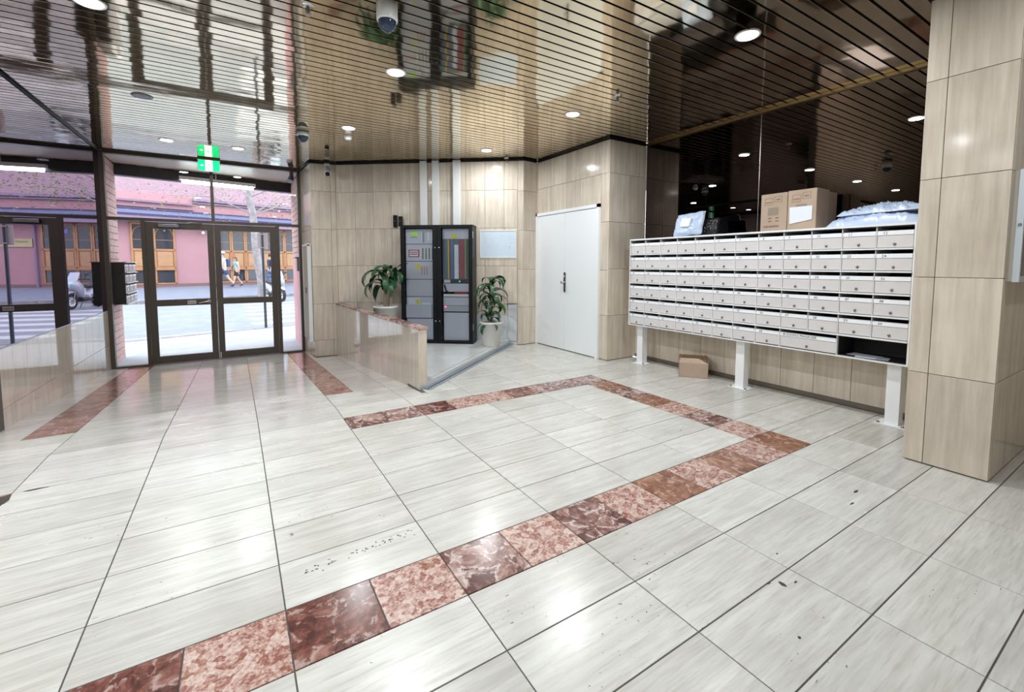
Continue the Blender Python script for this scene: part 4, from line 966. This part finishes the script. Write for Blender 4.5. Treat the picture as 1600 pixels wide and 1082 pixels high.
t = thing('intercom', 'grey intercom box on the pink porch wall right of the doors', 'intercom', (1.02, 9.25, 1.3))
obj('housing', MB().bbox(.985, 9.12, 1.17, 1.045, 9.32, 1.42, .01), mat('grey_plastic', (.34, .33, .33), .5), t); obj('hood', MB().bbox(.96, 9.10, 1.41, 1.045, 9.34, 1.43, .004), M_dsteel, t)
# ================================================================ STREET
SU, SN = Vector((.959, .284)), Vector((-.284, .959))
def ST(s, n): v = SU*s+SN*n; return (v.x, v.y)
def sprism(s0, n0, s1, n1, z0, z1, b=None): return (b or MB()).prism([ST(s0, n0), ST(s1, n0), ST(s1, n1), ST(s0, n1)], z0, z1)
M_walk = noisy('pavement', (.33, .35, .38), (.40, .42, .45), 3, .8); M_road = noisy('asphalt', (.20, .225, .25), (.245, .27, .295), 2.5, .75)
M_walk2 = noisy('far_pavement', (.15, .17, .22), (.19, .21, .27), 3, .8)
M_kerb = noisy('kerb_stone', (.20, .20, .22), (.30, .30, .32), 5, .8); M_line = mat('road_paint', (.5, .52, .54), .6)
struct('ground_near', MB().prism([(-14, 8.87), (14, 8.87), ST(16, 11.8), ST(-12, 11.8)][::1], -.6, -.292), M_walk)
kb = sempty('kerb_near')
for i in range(22): obj('kerb_stone', sprism(-6+i*.9, 11.8, -6+i*.9+.89, 11.98, -.6, -.285-(0 if i % 2 else .002)), M_kerb, kb)
def splane(s0, n0, z0, s1, n1, z1):
    vs = [(*ST(s0, n0), z0), (*ST(s1, n0), z0), (*ST(s1, n1), z1), (*ST(s0, n1), z1)]; vs += [(x, y, z-.4) for x, y, z in vs]
    return MB().add(vs, [(0, 1, 2, 3), (7, 6, 5, 4), (0, 4, 5, 1), (1, 5, 6, 2), (2, 6, 7, 3), (3, 7, 4, 0)])
def road_z(n): return -.36+(n-11.98)*.0195
struct('road', splane(-14, 11.98, -.36, 34, 21.05, road_z(21.05)), M_road)
zb = sempty('road_marking')
for i in range(6):
    n0 = 13.0+i*1.05; s0 = 4.3 + .28*i
    vs = [(*ST(s0, n0), road_z(n0)+.004), (*ST(s0+3.6, n0), road_z(n0)+.004), (*ST(s0+3.6, n0+.45), road_z(n0+.45)+.004), (*ST(s0, n0+.45), road_z(n0+.45)+.004)]; vs += [(x, y, z-.006) for x, y, z in vs]
    obj('stripe', MB().add(vs, [(0, 1, 2, 3), (7, 6, 5, 4), (0, 4, 5, 1), (1, 5, 6, 2), (2, 6, 7, 3), (3, 7, 4, 0)]), M_line, zb)
vs = [(*ST(-10, 12.5), road_z(12.5)+.004), (*ST(3.6, 12.5), road_z(12.5)+.004), (*ST(3.6, 12.6), road_z(12.6)+.004), (*ST(-10, 12.6), road_z(12.6)+.004)]; vs += [(x, y, z-.006) for x, y, z in vs]
obj('line', MB().add(vs, [(0, 1, 2, 3), (7, 6, 5, 4), (0, 4, 5, 1), (1, 5, 6, 2), (2, 6, 7, 3), (3, 7, 4, 0)]), M_line, zb)
kf = sempty('kerb_far')
for i in range(30): obj('kerb_stone', sprism(-8+i*1.1, 21.05, -8+i*1.1+1.09, 21.22, -.6, -.055-(0 if i % 2 else .002)), M_kerb, kf)
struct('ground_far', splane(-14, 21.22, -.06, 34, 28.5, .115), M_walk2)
# own facade and roof, so the sky stays outside the lobby
struct('roof', MB().prism([(-9.3, -3.9), (5.3, -3.9), (9, 8.8), ST(12, 7.6), PP(2.9, .1), PP(-.1, .1), ST(-12, 12), (-9.3, 6)], 3.12, 3.4), M_mort)
struct('wall_facade_left', MB().prism([PP(-.2, .1), PP(-.2, -.15), PP(-9, -.15), PP(-9, .1)], -.6, 9), M_brick)
struct('wall_facade_right', MB().prism([PP(2.80, .1), PP(2.80, -.15), PP(12, -.15), PP(12, .1)], -.6, 9), M_brick)
struct('wall_facade_upper', MB().prism([PP(-.2, .1), PP(-.2, -.15), PP(2.80, -.15), PP(2.80, .1)], 3.1, 9), M_brick)
# ---------------------------------------------------------------- building across the street
NB = 28.5
bl = thing('building', 'pink rendered street building with orange timber shopfront windows across the road', 'building', (*ST(8, NB), .1))
M_pink = noisy('pink_wall', (.37, .195, .215), (.40, .215, .24), 1.2, .7)
M_pbrick = bpy.data.materials.new('pink_brickwork'); M_pbrick.use_nodes = True
_b = M_pbrick.node_tree.nodes['Principled BSDF']; _b.inputs['Roughness'].default_value = .8
_t = N(M_pbrick, 'ShaderNodeTexBrick'); _t.inputs['Color1'].default_value = (.34, .22, .26, 1); _t.inputs['Color2'].default_value = (.40, .27, .31, 1); _t.inputs['Mortar'].default_value = (.24, .15, .19, 1); _t.inputs['Scale'].default_value = 4
_c = N(M_pbrick, 'ShaderNodeTexCoord'); _mp = N(M_pbrick, 'ShaderNodeMapping'); _mp.inputs['Rotation'].default_value = (PI/2, 0, 0); L(M_pbrick, _c.outputs['Object'], _mp.inputs[0]); L(M_pbrick, _mp.outputs[0], _t.inputs[0]); L(M_pbrick, _t.outputs[0], _b.inputs['Base Color'])
M_timber = noisy('orange_timber', (.34, .16, .07), (.40, .20, .09), 3, .5); M_timber2 = noisy('timber_panel', (.36, .20, .10), (.42, .24, .13), 3, .5)
M_bglass = mat('street_window_glass', (.035, .04, .05), .06)
M_stripe = mat('blue_grey_awning', (.16, .17, .29), .6); M_navy = mat('dark_navy', (.04, .03, .09), .6); M_lilac = mat('lilac_band', (.24, .17, .26), .7)
def sb(b, s0, z0, s1, z1, o0, o1): return b.prism([ST(s0, NB-o0), ST(s1, NB-o0), ST(s1, NB-o1), ST(s0, NB-o1)], z0, z1)
obj('wall', sb(MB(), -12, 0, 28, 4.45, 0, -.4), M_pink, bl)
obj('upper_wall', sb(MB(), -12, 4.45, 28, 9.5, 0, -.4), M_pbrick, bl)
obj('plain_band', sb(MB(), -12, 4.45, 6.6, 4.85, .03, 0), M_pink, bl)
obj('plinth', sb(MB(), -12, .05, 28, .27, .05, 0), mat('brown_plinth', (.2, .11, .11), .8), bl)
obj('cornice', sb(MB(), -12, 4.36, 6.6, 4.42, .18, 0), M_lilac, bl); obj('cornice', sb(MB(), -12, 4.12, 6.6, 4.17, .12, 0), M_lilac, bl)
obj('cornice', sb(MB(), 6.6, 4.62, 28, 4.74, .22, 0), M_lilac, bl); obj('cornice', sb(MB(), 6.6, 4.50, 28, 4.56, .14, 0), M_lilac, bl)
obj('awning_edge', sb(MB(), -12, 3.92, 28, 3.98, .75, 0), M_navy, bl); obj('awning_band', sb(MB(), -12, 3.74, 28, 3.92, .72, .1), M_stripe, bl)
obj('awning_edge', sb(MB(), -12, 3.66, 28, 3.74, .75, .1), M_navy, bl); obj('awning_valance', sb(MB(), -12, 3.36, 28, 3.66, .70, .6), M_lilac, bl)
def bay(s0, s1, arched):
    f = MB(); w = .075
    zt, zp, zs, zl = 3.34, 2.06, 1.05, .33
    sb(f, s0, .27, s0+w, zt, .07, 0); sb(f, s1-w, .27, s1, zt, .07, 0)
    for (a, c) in ((zt-.09, zt), (zp-.10, zp), (zs, zs+.09), (.27, zl)): sb(f, s0, a, s1, c, .07, 0)
    sb(f, s0-.02, zs-.07, s1+.02, zs, .13, 0)
    wn_ = obj('window', f, M_timber, bl)
    obj('pane', sb(MB(), s0+w, zp, s1-w, zt-.09, .03, .01), M_bglass, wn_); obj('pane', sb(MB(), s0+w, zl, s1-w, zs-.07, .03, .01), M_bglass, wn_)
    obj('timber_panel', sb(MB(), s0+w+.05, zs+.14, s1-w-.05, zp-.15, .045, 0), M_timber2, wn_); obj('panel_ground', sb(MB(), s0+w, zs+.09, s1-w, zp-.10, .025, 0), M_timber, wn_)
    if arched:
        a = MB(); c = (s0+s1)/2; R_ = (s1-s0)/2-w
        for k_ in range(10):
            t0, t1 = PI*k_/10, PI*(k_+1)/10
            P0 = (c+R_*math.cos(t0), 2.72+R_*math.sin(t0)*1.25); P1 = (c+R_*math.cos(t1), 2.72+R_*math.sin(t1)*1.25)
            q0 = ST(P0[0], NB-.035); q1 = ST(P1[0], NB-.035); a.tube([(*q0, P0[1]), (*q1, P1[1])], .02, 5)
        obj('arch_bar', a, M_timber, wn_)
    sb_ = MB(); sb(sb_, s0+w, 2.50, s1-w, 2.52, .04, .02); obj('glazing_bar', sb_, M_timber, wn_)
for (a, c, n_, ar) in ((-1.6, 1.0, 3, 0), (3.98, 5.76, 2, 1), (7.6, 14.0, 9, 1), (16.7, 21.5, 6, 0)):
    w_ = (c-a)/n_
    for i in range(n_): bay(a+w_*i, a+w_*(i+1)-.012, ar)
obj('downpipe', MB().tube([(*ST(14.22, NB-.10), .1), (*ST(14.22, NB-.10), 3.66)], .055, 8), M_lilac, bl)
ys = obj('shop_sign', sb(MB(), 14.35, 2.13, 15.68, 2.54, .06, 0), mat('cream_yellow', (.44, .38, .2), .6), bl)
text('lettering', 'MARKET PLACE', .135, frame_M(Vector((*ST(15.0, NB-.062), 2.38)), (SU.x, SU.y, 0), (0, 0, 1)), M_ink, bl)
wlm = obj('wall_lamp', MB().tube([(*ST(6.95, NB), 3.02), (*ST(6.95, NB-.22), 3.0)], .02, 6).sphere(Vector((*ST(6.95, NB-.24), 2.96)), .08, 10, 6), M_whitem, bl)
nl = text('neon_lettering', 'bar', .30, frame_M(Vector((*ST(13.1, NB-.036), 2.95)), (SU.x, SU.y, 0), (0, 0, 1)), mat('blue_neon', (.1, .1, .8), .4, emit=(.15, .15, 1), estr=1.6), bl)
# ---------------------------------------------------------------- street furniture and tree
t = thing('street_sign', 'street sign pole with a pale blank-backed plate beyond the right door leaf', 'sign', (.61, 12.6, -.35))
obj('pole', MB().tube([(.61, 12.6, road_z(12.2)-.02), (.60, 12.6, 2.12)], .031, 12), mat('dark_pole', (.07, .09, .11), .4, .5), t)
obj('sign_plate', MB().bbox(.49, 12.632, 1.67, .72, 12.64, 2.06, .003), mat('pale_plate', (.62, .62, .64), .4, .3), t)
for z in (1.70, 2.03): obj('clamp', MB().bbox(.565, 12.56, z-.012, .645, 12.634, z+.012, .003), M_steel, t)
def tree(x, y, z, h, lean, R_, seed, label, nl, stub=False):
    t = thing('tree', label, 'tree', (x, y, z), 0, 'street trees'); rr_ = random.Random(seed)
    pts = [(x+lean*(k_/8)+.03*math.sin(k_*1.7), y, z-.05+h*k_/8) for k_ in range(9)]
    obj('trunk', MB().tube(pts, [.19, .165, .155, .15, .145, .14, .13, .11, .09], 12), M_bark, t)
    top = Vector(pts[-1]); tips = []
    for k_ in range(9):
        az = k_*2.4+rr_.uniform(-.3, .3); b0 = Vector(pts[5+k_ % 4]); e = b0+Vector((math.cos(az)*R_*rr_.uniform(.6, 1), math.sin(az)*R_*rr_.uniform(.5, .9), rr_.uniform(.2, 1.6)))
        md = b0.lerp(e, .5)+Vector((0, 0, .35)); obj('branch', MB().tube([b0, md, e], [.035, .022, .008], 6), M_bark, t); tips += [b0.lerp(md, .7), md, md.lerp(e, .5), e]
    lb = MB()
    for i in range(nl):
        c = rr_.choice(tips); p = c+Vector((rr_.gauss(0, .55), rr_.gauss(0, .55), rr_.gauss(-.25, .42)))
        T = Matrix.Translation(p) @ Matrix.Rotation(rr_.uniform(0, 6.28), 4, 'Z') @ Matrix.Rotation(rr_.uniform(-1.2, 1.2), 4, 'X'); q = rr_.uniform(.03, .055)
        lb.add([(-q, 0, 0), (0, -q*.6, .01), (q, 0, 0), (0, q*.6, .01)], [(0, 1, 2, 3)], T)
    o = obj('foliage', lb, M_tleaf[seed % 2], t); o['kind'] = 'stuff'; return t
M_bark = noisy('mottled_bark', (.22, .21, .22), (.36, .33, .33), 7, .8, .3); M_tleaf = [noisy('tree_leaf', (.14, .20, .06), (.32, .34, .12), 3, .6), noisy('tree_leaf_olive', (.16, .19, .07), (.36, .34, .14), 3, .6)]
tree(.98, 21.75, -.07, 5.6, -.45, 3.4, 6, 'street tree with a pale mottled trunk beyond the right door leaf', 2600)
tree(*ST(19.5, 21.5), -.07, 6.0, .3, 3.8, 7, 'leafy street tree further along the far kerb, seen only in the left mirror', 2600)
# ---------------------------------------------------------------- scooter
sct = thing('scooter', 'silver-white motor scooter parked facing the doors at the far side of the road', 'scooter', (1.34, 20.38, road_z(20.0)), math.radians(-90+20)); T0 = INV[sct.name].inverted()
M_tyre = mat('tyre', (.02, .02, .022), .7); M_sbody = mat('scooter_silver', (.42, .44, .50), .25, .2); M_sdark = mat('scooter_dark', (.03, .03, .035), .4)
def wheel(x, r, name):
    T = T0 @ Matrix.Translation((x, 0, r)) @ Matrix.Rotation(PI/2, 4, 'X')
    w_ = obj(name, MB().lathe([(r*.62, -.045), (r*.85, -.06), (r*.97, -.045), (r, 0), (r*.97, .045), (r*.85, .06), (r*.62, .045), (r*.62, -.045)], 28, T, caps=False), M_tyre, sct)
    b = MB().lathe([(.04, -.05), (.04, .05)], 12, T)
    for k_ in range(5): a = 2*PI*k_/5; b.tube([tuple(T @ Vector((.03*math.cos(a), .03*math.sin(a), 0))), tuple(T @ Vector((r*.66*math.cos(a), r*.66*math.sin(a), 0)))], .018, 6)
    obj('rim', b.lathe([(r*.60, -.04), (r*.66, -.04), (r*.66, .04), (r*.60, .04), (r*.60, -.04)], 24, T, caps=False), M_steel, w_)
wheel(.62, .27, 'front_wheel'); wheel(-.62, .26, 'rear_wheel')
def loft(secs, n=16):
    """secs: (x, z centre, half width, half height)"""
    b = MB(); vs = []
    for (x, zc, w_, h_) in secs: vs += [(x, w_*math.copysign(abs(math.cos(2*PI*k_/n))**.8, math.cos(2*PI*k_/n)), zc+h_*math.copysign(abs(math.sin(2*PI*k_/n))**.8, math.sin(2*PI*k_/n))) for k_ in range(n)]
    fs = [(i*n+k_, (i+1)*n+k_, (i+1)*n+(k_+1) % n, i*n+(k_+1) % n) for i in range(len(secs)-1) for k_ in range(n)]
    b.add(vs, fs, T0, True); b.add(vs[:n], [tuple(range(n))], T0); b.add(vs[-n:], [tuple(range(n-1, -1, -1))], T0); return b
obj('rear_fairing', loft([(-.98, .72, .04, .04), (-.85, .70, .14, .10), (-.5, .62, .19, .16), (-.15, .50, .19, .16), (0, .36, .17, .10)]), M_sbody, sct)
obj('footboard', loft([(-.05, .32, .17, .07), (.15, .28, .18, .05), (.30, .32, .17, .08)]), M_sdark, sct)
obj('seat', loft([(-.90, .80, .08, .04), (-.6, .80, .15, .06), (-.35, .77, .15, .06), (-.05, .73, .10, .05)]), M_sdark, sct)
obj('front_fairing', loft([(.26, .62, .19, .26), (.38, .70, .22, .26), (.50, .78, .19, .19), (.60, .80, .12, .11), (.66, .78, .05, .05)]), M_sbody, sct)
obj('headlight', loft([(.60, .84, .125, .055), (.645, .83, .10, .05), (.665, .83, .05, .03)]), mat('headlight', (.35, .75, .85), .15), sct)
obj('windscreen', MB().add([(.50, -.16, .95), (.50, .16, .95), (.34, .14, 1.22), (.34, -.14, 1.22), (.49, -.16, .95), (.49, .16, .95), (.33, .14, 1.22), (.33, -.14, 1.22)], [(0, 1, 2, 3), (7, 6, 5, 4), (0, 4, 5, 1), (1, 5, 6, 2), (2, 6, 7, 3), (3, 7, 4, 0)], T0), mat('tinted_screen', (.45, .52, .60), .1), sct)
obj('front_fender', loft([(.34, .50, .06, .03), (.48, .575, .085, .04), (.66, .575, .085, .035), (.84, .49, .06, .02)]), M_sbody, sct)
obj('fork', MB().tube([tuple(T0 @ Vector((.62, -.08, .27))), tuple(T0 @ Vector((.44, -.08, .75)))], .022, 8).tube([tuple(T0 @ Vector((.62, .08, .27))), tuple(T0 @ Vector((.44, .08, .75)))], .022, 8), M_dsteel, sct)
obj('handlebar', MB().tube([tuple(T0 @ Vector(p)) for p in ((.24, -.36, .98), (.32, -.2, 1.0), (.34, 0, .98), (.32, .2, 1.0), (.24, .36, .98))], .02, 8), M_sdark, sct)
for s_ in (-1, 1): obj('mirror', MB().tube([tuple(T0 @ Vector((.30, s_*.22, 1.0))), tuple(T0 @ Vector((.32, s_*.30, 1.14)))], .01, 6).bbox(.30, s_*.30-.06, 1.12, .325, s_*.30+.06, 1.19, .01, T0), M_sdark, sct)
obj('exhaust', loft([(-.95, .30, .05, .05), (-.5, .27, .05, .05), (-.2, .26, .03, .03)]), M_dsteel, sct)
obj('side_stand', MB().tube([tuple(T0 @ Vector((-.1, .1, .28))), tuple(T0 @ Vector((-.15, .25, .0)))], .014, 6), M_dsteel, sct)
# ---------------------------------------------------------------- people (bodies are one skinned surface)
M_skin = noisy('skin', (.58, .36, .27), (.64, .42, .32), 6, .6)
def skin_mesh(name, chains, mt, parent, root_first=True, sub=2):
    """chains: list of [(point, radius), ...]; points given as tuples, shared points join"""
    vs = []; rs_ = []; es = []; ix = {}
    def vi(p, r):
        k_ = tuple(round(c, 4) for c in p)
        if k_ not in ix: ix[k_] = len(vs); vs.append(p); rs_.append(r)
        return ix[k_]
    for ch in chains:
        ids = [vi(p, r) for p, r in ch]; es += [(a, b) for a, b in zip(ids, ids[1:])]
    M = INV.get(parent.name); me = bpy.data.meshes.new(name)
    me.from_pydata(vs, es, []); me.update()
    o = bpy.data.objects.new(name, me); C.objects.link(o); o.parent = parent; me.materials.append(mt)
    md = o.modifiers.new('skin', 'SKIN'); md.use_smooth_shade = True
    for i, r in enumerate(rs_): me.skin_vertices[0].data[i].radius = r if isinstance(r, tuple) else (r, r)
    me.skin_vertices[0].data[0].use_root = True
    sd = o.modifiers.new('sub', 'SUBSURF'); sd.levels = sub; sd.render_levels = sub
    return o
def person(x, y, z, rz, H_, label, legs, arms, top_m, bot_m, shoe_m, hair_m, long_legs=False, cap_m=None, long_sleeve=False, bag_m=None, long_hair=False):
    """local frame: +x = forward, +y = left; pose given as joint angles"""
    t = thing('person', label, 'person', (x, y, z), rz); INV.pop(t.name); k_ = H_/1.75
    def S(p): return tuple(c*k_ for c in p)
    hip = (0, 0, .93); che = (.03, 0, 1.28); nk = (.04, 0, 1.47)
    body = [[(S(hip), .13*k_), (S((.01, 0, 1.08)), .115*k_), (S(che), .135*k_), (S((.035, 0, 1.40)), .09*k_), (S(nk), .055*k_), (S((.055, 0, 1.56)), .075*k_), (S((.06, 0, 1.645)), .098*k_), (S((.055, 0, 1.70)), .07*k_)],
            [(S((.06, 0, 1.645)), .098*k_), (S((.155, 0, 1.61)), .022*k_)]]
    JT = {}
    for s_, (a, kb_) in zip((-1, 1), legs):
        h_ = (0, s_*.09, .90); kn = (h_[0]+.43*math.sin(a), s_*.10, h_[2]-.43*math.cos(a)); a2 = a-kb_
        an = (kn[0]+.42*math.sin(a2), s_*.10, kn[2]-.42*math.cos(a2)); toe = (an[0]+.17*math.cos(a2*.6), s_*.11, an[2]-.045+.17*math.sin(a2*.6))
        dz = 0
        JT[s_] = (h_, kn, an, toe); body.append([(S(hip), .13*k_), (S(h_), .095*k_), (S(kn), .060*k_), (S(an), .042*k_)])
    for s_, (a, eb) in zip((-1, 1), arms):
        sh = (.03, s_*.19, 1.40); el = (sh[0]+.29*math.sin(a), s_*.23, sh[2]-.29*math.cos(a)); a2 = a+eb; wr_ = (el[0]+.25*math.sin(a2), s_*.22, el[2]-.25*math.cos(a2))
        body.append([(S((.035, 0, 1.40)), .09*k_), (S(sh), .062*k_), (S(el), .042*k_), (S(wr_), .030*k_), (S((wr_[0]+.05*math.sin(a2), s_*.22, wr_[2]-.05*math.cos(a2))), (.038*k_, .022*k_))])
        JT['a%d' % s_] = (sh, el, wr_, a2)
    bd = skin_mesh('body', body, M_skin, t)
    hb = MB()
    for s_ in (-1, 1):
        sh, el, wr_, a2 = JT['a%d' % s_]; d_ = Vector((math.sin(a2), 0, -math.cos(a2))); q = Vector((math.cos(a2), 0, math.sin(a2)))
        for f in range(4):
            b0 = Vector((wr_[0], s_*.22, wr_[2]))+d_*.08+q*(-.027+.018*f); l_ = (.062, .072, .068, .052)[f]
            p1 = b0+d_*l_*.5+Vector((0, -s_*.006, 0)); p2 = b0+d_*l_+Vector((0, -s_*.022, 0)); hb.tube([S(b0), S(p1), S(p2)], [.0085*k_, .0075*k_, .006*k_], 6)
        b0 = Vector((wr_[0], s_*.22, wr_[2]))+d_*.03+q*.025; hb.tube([S(b0), S(b0+d_*.03+q*.02), S(b0+d_*.06+q*.022)], [.010*k_, .009*k_, .007*k_], 6)
    obj('fingers', hb, M_skin, t)
    skin_mesh('top', [[(S((.0, 0, .96)), .15*k_), (S((.01, 0, 1.10)), .135*k_), (S(che), .155*k_), (S((.035, 0, 1.41)), .105*k_), (S((.04, 0, 1.44)), .07*k_)]]+
              [[(S((.035, 0, 1.41)), .105*k_), (S(JT['a%d' % s_][0]), .075*k_), (S(tuple(Vector(JT['a%d' % s_][0]).lerp(Vector(JT['a%d' % s_][1]), .55))), .060*k_)]+([(S(JT['a%d' % s_][1]), .052*k_), (S(JT['a%d' % s_][2]), .040*k_)] if long_sleeve else []) for s_ in (-1, 1)], top_m, t)
    skin_mesh('trousers' if long_legs else 'shorts', [[(S((0, 0, .99)), .135*k_), (S(hip), .15*k_)]]+[[(S(hip), .15*k_), (S(JT[s_][0]), .115*k_), (S(tuple(Vector(JT[s_][0]).lerp(Vector(JT[s_][1]), .8))), .088*k_)]+([(S(JT[s_][1]), .078*k_), (S(tuple(Vector(JT[s_][1]).lerp(Vector(JT[s_][2]), .9))), .062*k_)] if long_legs else []) for s_ in (-1, 1)], bot_m, t)
    for s_ in (-1, 1):
        an, toe = JT[s_][2], JT[s_][3]; skin_mesh('shoe', [[(S((an[0]-.05, an[1], an[2]-.045)), .040*k_), (S((an[0]+.02, an[1], an[2]-.035)), .048*k_), (S(toe), (.042*k_, .030*k_))]], shoe_m, t)
    hz = 1.655; hm = MB().sphere(Vector(S((.042, 0, hz+.02))), .112*k_, 16, 10, 1., .88, 1.)
    if long_hair: hm.sphere(Vector(S((-.04, 0, hz-.09))), .085*k_, 14, 9, .7, .95, 1.6)
    obj('hair', hm, hair_m, t)
    fm_ = MB()
    for s_ in (-1, 1): fm_.sphere(Vector(S((.148, s_*.034, 1.645))), .011*k_, 8, 5)
    obj('eyes', fm_, M_dark, t); obj('mouth', MB().box(*S((.142, -.022, 1.575)), *S((.150, .022, 1.583))), mat('lips', (.42, .16, .14), .5), t)
    if cap_m: obj('cap', MB().lathe([(.122*k_, 0), (.118*k_, .04*k_), (.09*k_, .085*k_), (.001, .10*k_)], 18, Matrix.Translation(S((.045, 0, 1.69))), caps=False).add([S((.13, -.08, 1.692)), S((.13, .08, 1.692)), S((.25, .05, 1.678)), S((.25, -.05, 1.678)), S((.13, -.08, 1.700)), S((.13, .08, 1.700)), S((.25, .05, 1.686)), S((.25, -.05, 1.686))], [(3, 2, 1, 0), (4, 5, 6, 7), (0, 1, 5, 4), (1, 2, 6, 5), (2, 3, 7, 6), (3, 0, 4, 7)]), cap_m, t)
    if bag_m: obj('backpack', MB().bbox(*S((-.27, -.13, 1.02)), *S((-.12, .13, 1.40)), .04*k_), bag_m, t)
    return t
gz = lambda n: -.06+(n-21.22)*.02404
hd = math.atan2(-SU.y, -SU.x)
M_ = lambda n, c: mat(n, c, .8)
p = ST(7.30, 26.3); person(p[0], p[1], gz(26.3)+.045, hd, 1.80, 'person in a white cap, pale shirt and navy shorts striding left past the windows', [(.42, .15), (-.30, .35)], [(-.35, .5), (.35, .7)], M_('pale_shirt', (.52, .60, .68)), M_('navy_cloth', (.03, .05, .16)), M_('dark_shoe', (.05, .05, .07)), M_('grey_hair', (.2, .18, .17)), cap_m=M_('white_cap', (.75, .75, .78)), bag_m=M_('navy_bag', (.05, .06, .16)))
p = ST(7.90, 26.45); person(p[0], p[1], gz(26.3)+.045, hd+.1, 1.58, 'person in a mint top and black shorts walking just behind the one in the cap', [(-.28, .3), (.36, .12)], [(.3, .6), (-.3, .3)], M_('mint_top', (.42, .66, .58)), M_('black_cloth', (.02, .02, .03)), M_('dark_shoe', (.05, .05, .07)), M_('brown_hair', (.20, .10, .06)), long_hair=True)
p = ST(9.48, 26.2); person(p[0], p[1], gz(26.2)+.045, hd+2.2, 1.74, 'person in a dark jacket and blue jeans half hidden behind the street sign pole', [(.05, .05), (-.05, .02)], [(.1, .3), (-.05, .2)], M_('dark_jacket', (.03, .04, .08)), M_('blue_jeans', (.08, .15, .36)), M_('dark_shoe', (.05, .05, .07)), M_('dark_hair', (.04, .03, .03)), long_legs=True, long_sleeve=True)
